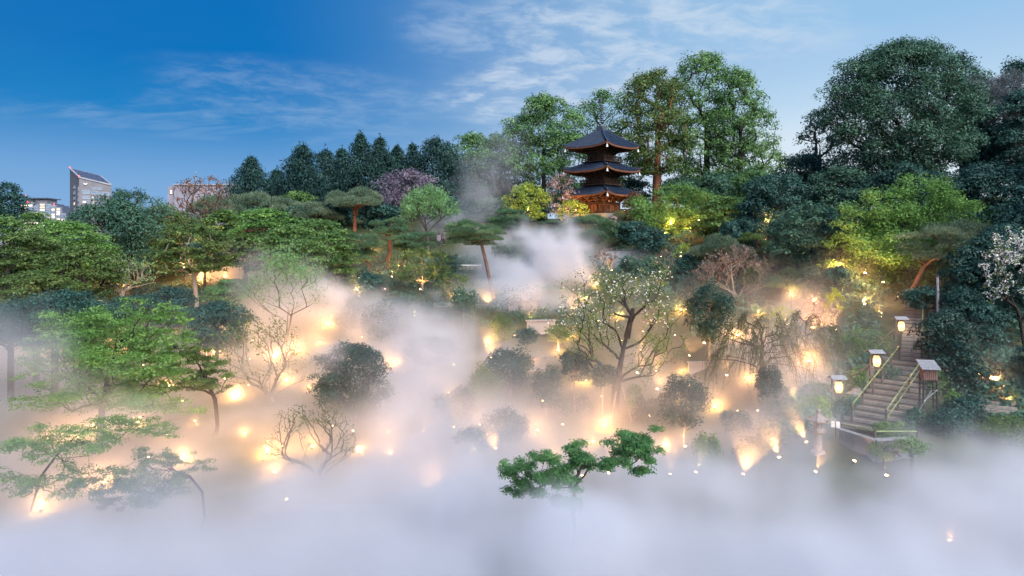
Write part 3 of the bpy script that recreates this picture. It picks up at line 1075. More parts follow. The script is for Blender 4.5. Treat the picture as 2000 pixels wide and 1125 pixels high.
# ------------------------------------------------------------------ three storeyed pagoda
def pagoda():
    d = 92.0
    cx = X(1175, d)
    gz = Hs(cx, d)
    t = empty('pagoda', (cx, d, gz), 'three storeyed timber pagoda with blue grey tiled roofs on the wooded ridge', 'pagoda', rz=R(45))
    zr = lambda z: z - gz
    b = MB()
    b.box((0, 0, zr(15.75)), (6.6, 6.6, 1.1))
    b.build('stone_base', M_STONE, t)

    def rotq(k, p):
        a = k * math.pi / 2
        return (p[0] * math.cos(a) - p[1] * math.sin(a), p[0] * math.sin(a) + p[1] * math.cos(a), p[2])

    def roof(h, hu, zm, zu, lift, conc=1.35):
        def surf(u, v, off=0.0):
            w = h + (hu - h) * v
            z = zm + (zu - zm) * v ** conc + lift * abs(u) ** 3.2 * (1 - v) ** 1.6 + off
            return (u * w, -w, z)
        nu, nv = 24, 8
        top, und = MB(), MB()
        for k in range(4):
            for mb, off, flip in ((top, 0.0, False), (und, -0.16, True)):
                pts = [rotq(k, surf(-1 + 2 * i / nu, j / nv, off)) for j in range(nv + 1) for i in range(nu + 1)]
                fs = []
                for j in range(nv):
                    for i in range(nu):
                        q = (j * (nu + 1) + i, j * (nu + 1) + i + 1, (j + 1) * (nu + 1) + i + 1, (j + 1) * (nu + 1) + i)
                        fs.append(q[::-1] if flip else q)
                mb.poly(pts, fs)
        ro = top.build('roof', M_TILE, t)
        und.build('soffit', M_WOOD, ro)
        # rows of round tiles
        rows = MB()
        n = int(2 * h / 0.24)
        for k in range(4):
            for i in range(n + 1):
                x = -h + 0.06 + (2 * h - 0.12) * i / n
                vm = min(1.0, (h - abs(x)) / (h - hu)) if h > hu else 1
                if vm < 0.06:
                    continue
                pts = []
                for q in range(5):
                    v = vm * q / 4
                    w = h + (hu - h) * v
                    p = surf(max(-1, min(1, x / w)), v, 0.03)
                    pts.append(rotq(k, p))
                rows.tube(pts, 0.065, 5)
        o = rows.build('tile_rows', M_TILE, ro)
        o['kind'] = 'stuff'
        # eave edge, rafters
        eb = MB()
        for k in range(4):
            pts = [rotq(k, surf(-1 + 2 * i / nu, 0, -0.10)) for i in range(nu + 1)]
            for p, q in zip(pts, pts[1:]):
                eb.bar(p, q, 0.05, 0.20)
        eb.build('eave_board', M_EAVE, ro)
        rf = MB()
        for k in range(4):
            for i in range(int(2 * h / 0.30)):
                u = -0.97 + 1.94 * i / (int(2 * h / 0.30) - 1)
                a = surf(u, 0.01, -0.24)
                bq = surf(u, 0.62, -0.24)
                x = a[0]
                rf.bar(rotq(k, a), rotq(k, (max(-abs(bq[1]), min(abs(bq[1]), x)), bq[1], bq[2])), 0.09, 0.11)
        o = rf.build('rafters', M_EAVE, ro)
        o['kind'] = 'stuff'
        for k in range(4):
            hp = MB()
            pts = [rotq(k, surf(-1, v / 8, 0.10)) for v in range(9)]
            hp.tube(pts, [0.12] + [0.13] * 8, 6)
            e = Vector(pts[0])
            dv = (e - Vector(pts[1])).normalized()
            hp.tube([e, e + dv * 0.18 + Vector((0, 0, 0.10))], [0.14, 0.07], 6)
            hp.build('hip_ridge', M_TILE, ro)
            bl = MB()
            c = Vector(rotq(k, surf(-0.985, 0.01, -0.30)))
            bl.tube([c + Vector((0, 0, .06)), c - Vector((0, 0, 0.12))], 0.02, 4)
            bl.lathe(c - Vector((0, 0, 0.50)), [(0.16, 0), (0.135, 0.08), (0.10, 0.28), (0.05, 0.36), (0.03, 0.40)], 8)
            bl.build('wind_bell', M_PALE, ro)
        return ro

    bracket_me = None

    def brackets(half, z0, z1, spread):
        """tiers of blocks and arms stepping out under an eave"""
        nonlocal bracket_me
        n = 3
        for k in range(4):
            for i in range(4):
                x = -half + 2 * half * i / 3
                m = MB()
                for q in range(n):
                    f = q / (n - 1)
                    y = -half - 0.12 - spread * f
                    z = z0 + (z1 - z0) * (q + 0.4) / n
                    hh = (z1 - z0) / n
                    xo = x * (1 + 0.28 * f * spread / half)
                    m.box(rotq(k, (xo, y, z - hh * 0.2)), (0.16, 0.16, hh * 0.35), Matrix.Rotation(k * math.pi / 2, 3, 'Z'))
                    m.bar(rotq(k, (xo - 0.42, y, z + hh * 0.18)), rotq(k, (xo + 0.42, y, z + hh * 0.18)), 0.11, hh * 0.32)
                    m.bar(rotq(k, (xo, y + 0.25, z)), rotq(k, (xo, y - 0.22, z)), 0.11, hh * 0.30)
                    for s in (-0.36, 0.36):
                        m.box(rotq(k, (xo + s, y, z + hh * 0.46)), (0.17, 0.17, hh * 0.24), Matrix.Rotation(k * math.pi / 2, 3, 'Z'))
                m.build('bracket', M_EAVE if half > 1.6 else M_WOOD, t)  # lowest storey brackets take the lamp tinted timber
            beam = MB()
            for q in range(n):
                f = q / (n - 1)
                w = half + 0.12 + spread * f
                z = z0 + (z1 - z0) * (q + 0.95) / n
                beam.bar(rotq(k, (-w - 0.15, -w, z)), rotq(k, (w + 0.15, -w, z)), 0.12, 0.12)
            beam.build('bracket_beam', M_WOOD, t)

    def storey(half, z0, z1, door=True):
        core = MB()
        core.box((0, 0, (z0 + z1) / 2), (2 * half - 0.16, 2 * half - 0.16, z1 - z0))
        core.build('wall', M_WOOD, t)
        for k in range(4):
            for i in range(4):
                if i == 3:
                    continue
                x = -half + 2 * half * i / 3
                c = MB()
                p = rotq(k, (x, -half, z0))
                c.tube([p, (p[0], p[1], z1)], 0.105 if half > 1.6 else 0.09, 8)
                c.build('column', M_WOOD, t)
            bm = MB()
            for z in (z0 + 0.10, z0 + (z1 - z0) * 0.55 if not door else z0 + (z1 - z0) * 0.82, z1 - 0.08):
                bm.bar(rotq(k, (-half - .12, -half - 0.03, z)), rotq(k, (half + .12, -half - 0.03, z)), 0.14, 0.13)
            bm.build('tie_beam', M_WOOD, t)
            w3 = 2 * half / 3
            if door:
                for s in (-1, 1):
                    pn = MB()
                    c = (s * w3 * 0.235, -half + 0.05, z0 + (z1 - z0) * 0.47)
                    Rm = Matrix.Rotation(k * math.pi / 2, 3, 'Z')
                    pn.box(rotq(k, c), (w3 * 0.42, 0.07, (z1 - z0) * 0.60), Rm)
                    for q in range(3):
                        cc = (c[0], c[1] - 0.045, z0 + (z1 - z0) * (0.26 + 0.20 * q))
                        pn.box(rotq(k, cc), (w3 * 0.30, 0.03, (z1 - z0) * 0.13), Rm)
                    pn.build('door_panel', M_EAVE, t)
                for s in (-1, 1):
                    lw = MB()
                    for q in range(7):
                        x = s * w3 + (q - 3) * w3 * 0.10
                        lw.bar(rotq(k, (x, -half + 0.03, z0 + (z1 - z0) * 0.30)), rotq(k, (x, -half + 0.03, z0 + (z1 - z0) * 0.74)), 0.045)
                    for zf in (0.29, 0.75):
                        lw.bar(rotq(k, (s * w3 - w3 * .36, -half + 0.02, z0 + (z1 - z0) * zf)), rotq(k, (s * w3 + w3 * .36, -half + 0.02, z0 + (z1 - z0) * zf)), 0.08)
                    lw.build('lattice_window', M_EAVE, t)

    def railing(half, z, h=0.55):
        fl = MB()
        fl.box((0, 0, z - 0.06), (2 * half + 0.25, 2 * half + 0.25, 0.12))
        bal = fl.build('balcony', M_WOOD, t)
        for k in range(4):
            r = MB()
            for f in (0.35, 0.68, 1.0):
                e = 0.22 if f == 1.0 else 0.05
                r.bar(rotq(k, (-half - e, -half, z + h * f)), rotq(k, (half + e, -half, z + h * f)), 0.06, 0.06)
            for i in range(7):
                x = -half + 2 * half * i / 6
                r.bar(rotq(k, (x, -half, z)), rotq(k, (x, -half, z + h)), 0.06)
            r.build('railing', M_WOOD, bal)

    railing(2.75, zr(16.30), 0.50)
    storey(1.75, zr(16.3), zr(17.95))
    brackets(1.75, zr(17.95), zr(18.95), 1.05)
    roof(3.85, 1.55, zr(18.82), zr(20.25), 0.45)
    railing(2.0, zr(20.36), 0.66)
    storey(1.5, zr(20.36), zr(21.45), False)
    brackets(1.5, zr(21.40), zr(22.25), 1.0)
    roof(3.75, 1.45, zr(22.08), zr(23.45), 0.45)
    railing(1.85, zr(23.55), 0.66)
    storey(1.32, zr(23.55), zr(24.65), False)
    brackets(1.32, zr(24.6), zr(25.45), 0.95)
    roof(3.62, 0.46, zr(25.30), zr(27.80), 0.42, 1.06)
    pl = MB()
    pl.box((-0.62, -1.84, zr(18.12)), (0.62, 0.08, 0.28))
    pl.build('name_board', M_PALE, t)
    # spire with rings
    s = MB()
    s.box((0, 0, zr(28.08)), (1.0, 1.0, 0.72))
    s.lathe((0, 0, zr(28.48)), [(0.40, 0), (0.36, 0.14), (0.22, 0.24), (0.12, 0.28)], 12)
    s.tube([(0, 0, zr(28.7)), (0, 0, zr(32.9))], [0.07, 0.03], 6)
    sp = s.build('spire', M_BRONZE, t)
    for i in range(9):
        q = MB()
        r = 0.33 - 0.014 * i
        z = zr(28.98) + i * 0.285
        q.lathe((0, 0, z), [(0.06, 0), (r, 0.02), (r + .02, 0.06), (r, 0.12), (0.06, 0.14)], 12)
        q.build('spire_ring', M_BRONZE, sp)
    q = MB()
    for a in range(4):
        c, s_ = math.cos(a * math.pi / 2), math.sin(a * math.pi / 2)
        q.poly([(0, 0, zr(31.6)), (0.30 * c, 0.30 * s_, zr(31.85)), (0.18 * c, 0.18 * s_, zr(32.25)), (0, 0, zr(32.5)), (0.02 * s_, 0.02 * c, zr(32.0))], [(0, 1, 2, 3), (4, 3, 2, 1)])
    q.lathe((0, 0, zr(32.55)), [(0.03, 0), (0.10, 0.10), (0.02, 0.24)], 8)
    q.build('water_flame', M_BRONZE, sp)


pagoda()


# ------------------------------------------------------------------ buildings on the skyline
def quad_window(name, mat, A, B, u0, u1, z0, z1, parent, inset=0.25, origin=None, frame=True):
    """window on the vertical wall running from plan point A to B; u along the wall in metres"""
    A, B = Vector((A[0], A[1], 0)), Vector((B[0], B[1], 0))
    e = (B - A).normalized()
    n = Vector((e.y, -e.x, 0))
    b = MB()
    o = Vector(origin)
    p = [A + e * u0 + n * 0.05, A + e * u1 + n * 0.05]
    if frame:
        for (q0, q1, w) in (((p[0], z0), (p[1], z0), .35), ((p[0], z1), (p[1], z1), .35), ((p[0], z0), (p[0], z1), .3), ((p[1], z0), (p[1], z1), .3)):
            b.bar(q0[0] + Vector((0, 0, q0[1])) - o, q1[0] + Vector((0, 0, q1[1])) - o, w * .7, w)
        f = b.build(name, M_CONC2, parent)
    else:
        f = parent
    g = MB()
    g.poly([p[0] + n * 0.02 + Vector((0, 0, z0)) - o, p[1] + n * 0.02 + Vector((0, 0, z0)) - o, p[1] + n * 0.02 + Vector((0, 0, z1)) - o, p[0] + n * 0.02 + Vector((0, 0, z1)) - o], [(0, 1, 2, 3)])
    g.build('pane' if frame else name, mat, f)


def slant_tower():
    dB = 330.0
    B = (X(154.5, 330), 330.0)
    C = (X(217, 338), 338.0)
    A = (X(136.5, 352), 352.0)
    D = (A[0] + C[0] - B[0], A[1] + C[1] - B[1])
    zA, zB, zC, zD = Z(330, 352), Z(347, 330), Z(362, 338), Z(345, 360)
    base = -6.0
    t = empty('office_tower', (B[0], B[1], base), 'brown tower with a slanted glazed roof and two red beacons', 'building')
    o = Vector((B[0], B[1], base))
    P = [Vector((*A, 0)), Vector((*B, 0)), Vector((*C, 0)), Vector((*D, 0))]
    zs = [zA, zB, zC, zD]
    b = MB()
    lo = [p + Vector((0, 0, base)) - o for p in P]
    hi = [p + Vector((0, 0, z)) - o for p, z in zip(P, zs)]
    b.poly(lo + hi, [(0, 1, 5, 4), (1, 2, 6, 5), (2, 3, 7, 6), (3, 0, 4, 7), (4, 5, 6, 7)])
    b.build('wall', M_CONC, t)
    g = MB()
    ins = [h + (sum(hi, Vector()) / 4 - h) * 0.05 + Vector((0, 0, .35)) for h in hi]
    g.poly(ins, [(0, 1, 2, 3)])
    gl = g.build('roof_glazing', M_GLASS, t)
    for i in range(17):
        f = (i + 0.5) / 17
        m = MB()
        m.bar(ins[0].lerp(ins[3], f) + Vector((0, 0, .15)), ins[1].lerp(ins[2], f) + Vector((0, 0, .15)), 0.35, 0.4)
        m.build('glazing_bar', M_SLATE, gl)
    for q in range(4):
        m = MB()
        m.bar(hi[q] + Vector((0, 0, .25)), hi[(q + 1) % 4] + Vector((0, 0, .25)), 0.8, 0.7)
        m.build('roof_edge', M_CONC2, t)
    L = (Vector(C) - Vector(B)).length
    u = lambda px: (px - 154.5) / 62.5 * L
    zz = lambda py: Z(py, 334)
    for (x0, x1, y0, y1, m) in [
        (178, 199, 366.5, 370.2, M_GLASS), (160.5, 175, 372.5, 379, M_GLASS), (179, 194, 373.5, 379.5, M_GLASS), (196, 214, 375, 380.5, M_GLASS),
        (161, 175, 384, 389, M_GLASS), (179, 183, 384.5, 389.5, M_LIT2), (184, 199, 385, 390, M_GLASS), (203, 214, 386, 390, M_LIT),
        (161, 168, 393, 397.5, M_LIT2), (168.5, 175, 393, 397.5, M_GLASS), (179, 183, 394, 399, M_LIT), (185, 199, 395, 399, M_GLASS), (203, 214, 395, 399.5, M_GLASS),
        (161, 175, 403, 407.5, M_GLASS), (180, 183.5, 404, 408.5, M_LIT2), (190, 199, 404.5, 409, M_LIT), (203, 214, 405, 409, M_GLASS),
        (161, 175, 413, 417.5, M_GLASS), (180, 199, 414, 418.5, M_LIT),
    ]:
        quad_window('window', m, B, C, u(x0), u(x1), zz(y1), zz(y0), t, origin=o)
    La = (Vector(B) - Vector(A)).length
    for py in (364, 374.5, 385, 396, 405, 414):
        quad_window('window', M_GLASS if py != 396 else M_LIT, A, B, La * .45, La * .60, Z(py + 5, 341), Z(py - 1, 341), t, origin=o)
        quad_window('window', M_SLATE, A, B, La * .90, La * .98, Z(py + 9, 332), Z(py + 1, 332), t, origin=o)
    e = (Vector((*C, 0)) - Vector((*B, 0))).normalized()
    n = Vector((e.y, -e.x, 0))
    q0 = Vector((*B, 0)) + n * 0.3 - o
    m = MB()
    pts = [(163, 358.4), (164.8, 362), (166.3, 359.2), (167.8, 362), (169.8, 358.6)]
    for a, b_ in zip(pts, pts[1:]):
        m.bar(q0 + e * u(a[0]) + Vector((0, 0, zz(a[1]))), q0 + e * u(b_[0]) + Vector((0, 0, zz(b_[1]))), 0.3, 0.36)
    m.build('emblem', M_PALE, t)
    for p in (hi[0], hi[1]):
        m = MB()
        m.lathe(p + Vector((0, 0, .5)), [(0.25, 0), (0.35, 0.3), (0.2, 0.6)], 8)
        m.build('beacon', M_RED, t)
    m = MB()
    m.bar(hi[0], hi[0] + Vector((0, 0, 1.6)), 0.2)
    m.build('mast', M_BLK, t)


slant_tower()


def stepped_tower():
    d = 420.0
    s = d / FPX
    x = lambda px: X(px, d)
    zz = lambda py: Z(py, d)
    base = -6.0
    t = empty('apartment_tower', (x(90), d, base), 'stepped white apartment tower with rows of lit windows', 'building')
    o = Vector((x(90), d, base))
    bays = [(40, 54, 398), (54.5, 64, 398), (65.5, 75, 398), (77, 88, 396.5), (90, 98.5, 398), (100, 108, 401), (109.5, 118, 405), (119.5, 128, 416.5)]
    r = random.Random(4)
    for (x0, x1, yt) in bays:
        b = MB()
        b.box(((x(x0) + x(x1)) / 2 - o.x, 6 - .0, (base + zz(yt)) / 2 - base), (x(x1) - x(x0), 12, zz(yt) - base))
        w = b.build('wall', M_CONC2, t)
        b = MB()
        b.box((x(x1) + 0.25 - o.x, 6.6, (base + zz(yt - .5)) / 2 - base), (0.62 * (1.5 if x1 > 64 else 1), 11, zz(yt - .5) - base))
        b.build('pier', M_SLATE, t)
        y = yt + 2.2
        while y < 452:
            lit = r.random() < (0.35 + 0.5 * (y - 398) / 40)
            quad_window('window', (M_LIT2 if r.random() < .4 else M_LIT) if lit else M_GLASS, (x(x0), d), (x(x1), d), 0.35, x(x1) - x(x0) - 0.35, zz(y + 2.6), zz(y), w, origin=o, frame=False)
            y += 4.9
    b = MB()
    b.box((x(66) - o.x, 7, zz(392.5) - base), ((88 - 48) * s, 10, 10 * s))
    b.build('plant_room', M_CONC2, t)
    b = MB()
    b.box((x(69) - o.x, 6, zz(387.2) - base), (48 * s, 14, 0.6))
    b.build('roof_slab', M_SLATE, t)
    b = MB()
    b.box((x(76) - o.x, 1.6, zz(392.3) - base), (25 * s, 0.4, 7.5 * s))
    b.build('roof_screen', M_CONC3, t)
    for px, py in ((50, 382.5), (54, 394.8), (105.5, 398.8)):
        b = MB()
        b.lathe((x(px) - o.x, -0.2, zz(py) - base), [(0.25, 0), (0.34, 0.25), (0.2, 0.5)], 8)
        b.tube([(x(px) - o.x, -0.2, zz(py) - base), (x(px) - o.x, 1.0, zz(py + 6) - base)], 0.1, 5)
        b.build('beacon', M_RED, t)


stepped_tower()


def grey_block():
    d = 250.0
    s = d / FPX
    base = -4.0
    x = lambda px: X(px, d)
    zz = lambda py: Z(py, d)
    t = empty('grey_building', (x(322), d, base), 'plain mauve grey block with one arched lit window and roof aerials', 'building')
    o = Vector((x(322), d, base))

    def blk(name, x0, x1, yt, y0, dep, mat):
        b = MB()
        b.box(((x(x0) + x(x1)) / 2 - o.x, y0 + dep / 2, (zz(yt) - base) / 2), (x(x1) - x(x0), dep, zz(yt) - base))
        return b.build(name, mat, t)

    blk('stair_tower', 321.5, 326, 369.5, 2.5, 8, M_CONC3)
    blk('stair_tower', 324.5, 340, 363, 1.0, 9, M_CONC3)
    w = blk('wall', 340, 452, 361, 0, 18, M_CONC3)
    blk('plant_room', 332, 450, 357, 5, 12, M_CONC3)
    b = MB()
    b.box((x(395) - o.x, 0, zz(360.6) - base), (112 * s, 0.9, 0.5))
    b.build('parapet', M_CONC2, t)
    b = MB()
    pts = [(329.8, 378.5), (334.2, 378.5), (334.2, 372)] + [(332 + 2.2 * math.cos(a), 372 - 2.2 * math.sin(a)) for a in np.linspace(0.3, math.pi - .3, 6)] + [(329.8, 372)]
    b.poly([(x(p) - o.x, 0.92, zz(q) - base) for p, q in pts], [tuple(range(len(pts)))])
    b.build('arched_window', M_LIT2, t)
    fr = MB()
    for p, q in zip(pts, pts[1:] + pts[:1]):
        fr.bar((x(p[0]) - o.x, 0.85, zz(p[1]) - base), (x(q[0]) - o.x, 0.85, zz(q[1]) - base), 0.18)
    fr.bar((x(332) - o.x, 0.85, zz(378.5) - base), (x(332) - o.x, 0.85, zz(370) - base), 0.12)
    fr.build('window_frame', M_CONC2, t)
    for (px, y0, y1, cross) in ((347, 357, 347.5, True), (360.5, 357, 328, False)):
        a = MB()
        a.tube([(x(px) - o.x, 9, zz(y0) - base), (x(px) - o.x, 9, zz(y1) - base)], [0.22, 0.08], 6)
        if cross:
            a.bar((x(px - 5) - o.x, 9, zz(y1) - base), (x(px + 4) - o.x, 9, zz(y1) - base), 0.14)
            for q in range(5):
                a.bar((x(px - 4 + q * 2) - o.x, 8.4, zz(y1) - base), (x(px - 4 + q * 2) - o.x, 9.6, zz(y1) - base), 0.08)
            a.lathe((x(px) - o.x, 9, zz(356) - base), [(0.5, 0), (0.6, .5), (0.2, 1.0)], 8)
        a.build('aerial', M_CONC2, t)
    a = MB()
    for q in range(4):
        a.tube([(x(425 + q * 2) - o.x, 8, zz(358) - base), (x(424 + q * 2.4) - o.x, 8, zz(350.5) - base)], 0.16, 5)
    a.build('aerial_cluster', M_CONC2, t)


grey_block()


# ------------------------------------------------------------------ terrace walls on the slope
def board_wall(name, label, cat, px0, px1, row_top, row_bot, d0, d1, mat, n, cap, capmat, group=None, depth=0.10):
    a = Vector((X(px0, d0), d0, 0))
    b = Vector((X(px1, d1), d1, 0))
    z1 = (Z(row_top, d0) + Z(row_top, d1)) / 2
    z0 = (Z(row_bot, d0) + Z(row_bot, d1)) / 2 - 0.3
    t = empty(name, (a.x, a.y, z0), label, cat, group)
    e = b - a
    L = e.length
    e.normalize()
    w = L / n
    ang = math.atan2(e.y, e.x)
    m = MB()
    m.box((0, 0, (z1 - z0) / 2), (w * 0.93, depth, z1 - z0))
    me = m.mesh('plank')
    me.materials.append(mat)
    r = random.Random(int(px0))
    for i in range(n):
        o = link('plank', me, None, t)
        p = e * (w * (i + 0.5))
        o.location = (p.x, p.y + r.uniform(-.012, .012), r.uniform(-.02, .02))
        o.rotation_euler = (0, 0, ang)
    m = MB()
    m.bar(Vector((0, 0, z1 - z0 + cap / 2 + .02)) - e * 0.06, e * (L + 0.06) + Vector((0, 0, z1 - z0 + cap / 2 + .02)), depth + 0.16, cap)
    m.build('coping', capmat, t)
    return t


TW = 'terrace walls in the mist'
board_wall('terrace_wall', 'long low terrace wall left of the white mist cloud', 'wall', 846, 952, 594, 612, 55, 55.5, M_PLAST, 26, 0.08, M_BOARD, TW)
board_wall('terrace_wall', 'tall pale boarded wall directly below the white mist cloud', 'wall', 993, 1064, 590, 626, 54, 54.5, M_PLAST, 22, 0.08, M_BOARD, TW)
board_wall('terrace_wall', 'short terrace wall stepping down behind the cherry branches', 'wall', 1029, 1084, 627, 645, 49, 49.3, M_PLAST, 14, 0.08, M_BOARD, TW)
board_wall('terrace_wall', 'misty terrace wall at the shoulder of the camellia', 'wall', 1345, 1398, 709, 735, 41, 41, M_PLAST, 16, 0.07, M_BOARD, TW)
board_wall('terrace_wall', 'stub of terrace wall beside the pale stemmed olive bush', 'wall', 738, 806, 597, 612, 55.5, 55, M_PLAST, 16, 0.08, M_BOARD, TW)
board_wall('terrace_wall', 'low terrace wall half lost in mist under the central shrubs', 'wall', 1030, 1066, 700, 716, 41.5, 41.5, M_PLAST, 9, 0.07, M_BOARD, TW)
board_wall('lit_wall', 'flat topped wall glowing amber beside the wide dark pine', 'wall', 878, 940, 520, 532, 66, 66, M_TAN, 12, 0.14, M_PALE)
board_wall('earthen_wall', 'tan wall behind the red trunk of the lit pagoda maple', 'wall', 1262, 1352, 482, 512, 71, 70.5, M_TAN, 10, 0.15, M_TILE)
board_wall('board_fence', 'dark board fence on the terrace edge right of the white mist cloud', 'fence', 1172, 1256, 490, 510, 69, 68.5, M_BOARD, 22, 0.10, M_BLK)


# ------------------------------------------------------------------ stairs, rails, fence, hut, lanterns at the foot of the slope
SP = [Vector(p) for p in STAIR]
D1 = (SP[1] - SP[0])
D2 = (SP[2] - SP[1])


def flight(t, a, b, n, width, o, step_cache):
    e = b - a
    run = Vector((e.x, e.y, 0)).length / n
    rise = e.z / n
    ang = math.atan2(e.y, e.x) - math.pi / 2
    key = round(run, 3)
    if key not in step_cache:
        m = MB()
        m.box((0, 0, -0.30), (width, run + 0.02, 0.58))
        me = m.mesh('step')
        me.materials.append(M_STEP)
        m = MB()
        m.box((0, 0, 0), (width + .04, 0.13, 0.15))
        mn = m.mesh('nosing')
        mn.materials.append(M_NOSE)
        step_cache[key] = (me, mn)
    me, mn = step_cache[key]
    rr = random.Random(n)
    for i in range(n):
        p = a + e * ((i + 0.5) / n)
        s = link('step', me, None, t)
        s.location = (p.x - o.x, p.y - o.y, a.z + rise * (i + 1) - o.z)
        s.rotation_euler = (0, rr.uniform(-.012, .012), ang)
        q = link('nosing', mn, None, s)
        q.location = (0, -run / 2 - 0.02, -0.055)


def stairs():
    o = SP[0].copy()
    t = empty('stone_stairs', o, 'long earth steps with pale edges climbing past three paper lanterns', 'stairs')
    cache = {}
    flight(t, SP[0], SP[1], 13, 2.3, o, cache)
    flight(t, SP[1], SP[2], 16, 1.6, o, cache)
    # small stones edging the lower flight
    r = random.Random(2)
    e = D1.normalized()
    pr = Vector((e.y, -e.x, 0)).normalized()
    for i in range(17):
        p = SP[0].lerp(SP[1], (i + 0.4) / 17) - pr * (1.55 + r.uniform(-.05, .12)) - o
        m = MB()
        k = r.uniform(0.20, 0.34)
        m.lathe((0, 0, -0.2), [(k * .8, 0), (k, 0.15), (k * .85, 0.32), (k * .4, 0.42)], 7, r.uniform(0, 3))
        st = m.build('edging_stone', M_STONE, t, loc=(p.x, p.y, p.z + 0.05))
        st.scale = (r.uniform(.8, 1.3), r.uniform(.8, 1.2), r.uniform(.7, 1.1))
        st.rotation_euler = (0, 0, r.uniform(0, 3))


stairs()


def rail(name, label, pts, posts, h, mat=M_BAMB, r=0.035, double=False, postmat=M_POST, cat='handrail', group=None, pr=0.045):
    """pts: ground points of a rail line; posts per segment"""
    o = Vector(pts[0])
    t = empty(name, o, label, cat, group)
    P = [Vector(p) - o for p in pts]
    m = MB()
    m.tube([p + Vector((0, 0, h)) for p in P], r, 8)
    m.build('rail', mat, t)
    if double:
        m = MB()
        m.tube([p + Vector((0.05, 0, h * 0.62)) for p in P], r * 0.8, 8)
        m.build('rail', mat, t)
    for a, b in zip(P, P[1:]):
        for i in range(posts + 1):
            if i == posts and b is not P[-1]:
                continue
            p = a.lerp(b, i / posts)
            m = MB()
            m.tube([p + Vector((0, 0, -0.3)), p + Vector((0, 0, h + 0.05))], pr, 7)
            m.build('post', postmat, t)
    return t


_e1 = Vector((D1.x, D1.y, 0)).normalized()
_p1 = Vector((_e1.y, -_e1.x, 0))
_e2 = Vector((D2.x, D2.y, 0)).normalized()
_p2 = Vector((_e2.y, -_e2.x, 0))
SL = lambda f: SP[0].lerp(SP[1], f)
SU = lambda f: SP[1].lerp(SP[2], f)
rail('bamboo_handrail', 'long bamboo handrail on the outer side of the lower steps', [SL(0.06) - _p1 * 0.8, SL(0.97) - _p1 * 0.8], 5, 0.85)
rail('bamboo_handrail', 'double bamboo handrail dividing the lower steps from the clipped dome', [SL(0.06) + _p1 * 0.62, SL(0.72) + _p1 * 0.62], 3, 0.82, double=True)
rail('bamboo_handrail', 'thin bamboo handrail up the middle of the dark upper steps', [SU(0.02) + _p2 * 0.18, SU(0.95) + _p2 * 0.18], 5, 0.85)

FA, FB, FC = (X(1642, 29.2), 29.2), (X(1709, 27.6), 27.6), (X(1792, 27.8), 27.8)
fz = [Z(846, 29.2), Z(862, 27.6), Z(862, 27.8)]
rail('bamboo_rail', 'green bamboo rail bending above the grey board fence', [(FA[0], FA[1], fz[0] - .45), (FB[0], FB[1], fz[1] - .45), (FC[0], FC[1], fz[2] - .45)], 1, 0.86, pr=0.055, cat='rail')
board_wall('board_fence', 'grey board fence running down to the bend below the stone lantern', 'fence', 1640, 1708, 851, 885, 29.0, 27.4, M_BOARD, 20, 0.07, M_BOARD)
board_wall('board_fence', 'grey board fence along the mist at the foot of the clipped dome', 'fence', 1711, 1788, 860, 888, 27.4, 27.6, M_BOARD, 15, 0.07, M_BOARD)


def hut():
    d = 31.0
    x, zt = X(1813, d), Z(740, d)
    gz = Hs(x, d)
    h = zt - gz
    t = empty('stilt_hut', (x, d, gz), 'small wooden box hut with grey shingle roof on tall thin stilts', 'hut', rz=R(-14))
    w, dp, bh = 0.58, 0.54, 0.50
    for k in range(7):
        m = MB()
        m.box((-w / 2 + w * (k + .5) / 7, -dp / 2, h + bh / 2), (w / 7 - 0.012, 0.035, bh))
        m.build('plank', M_REDW, t)
    m = MB()
    m.box((0, 0.03, h + bh / 2), (w - .02, dp - 0.05, bh - .02))
    m.build('box', M_REDW, t)
    rows = 6
    for k in range(rows):
        m = MB()
        f = k / rows
        m.box((0, -dp / 2 - 0.16 + (dp + 0.32) * (f + .5 / rows), h + bh + 0.03 + 0.30 * f), (w + 0.20, (dp + 0.32) / rows + 0.05, 0.035), Matrix.Rotation(R(13), 3, 'X'))
        m.build('shingle_row', M_SHING, t)
    for sx in (-1, 1):
        for sy in (-1, 1):
            m = MB()
            m.bar((sx * w * .50, sy * dp * .48, -0.3), (sx * w * .47, sy * dp * .44, h + 0.25), 0.06)
            m.build('leg', M_BLK, t)
    for z in (h * .35, h * .72):
        m = MB()
        for sy in (-1, 1):
            m.bar((-w * .5, sy * dp * .48, z), (w * .5, sy * dp * .48, z), 0.035)
        for sx in (-1, 1):
            m.bar((sx * w * .5, -dp * .48, z + .03), (sx * w * .5, dp * .48, z + .03), 0.035)
        m.build('cross_bar', M_BLK, t)
    m = MB()
    m.bar((-w * .5, -dp * .5, h * .35), (w * .5, -dp * .5, h * .72), 0.035)
    m.bar((-w * .9, -dp * .5, 0), (w * .1, -dp * .5, h * .7), 0.03)
    m.build('brace', M_BOARD, t)


hut()


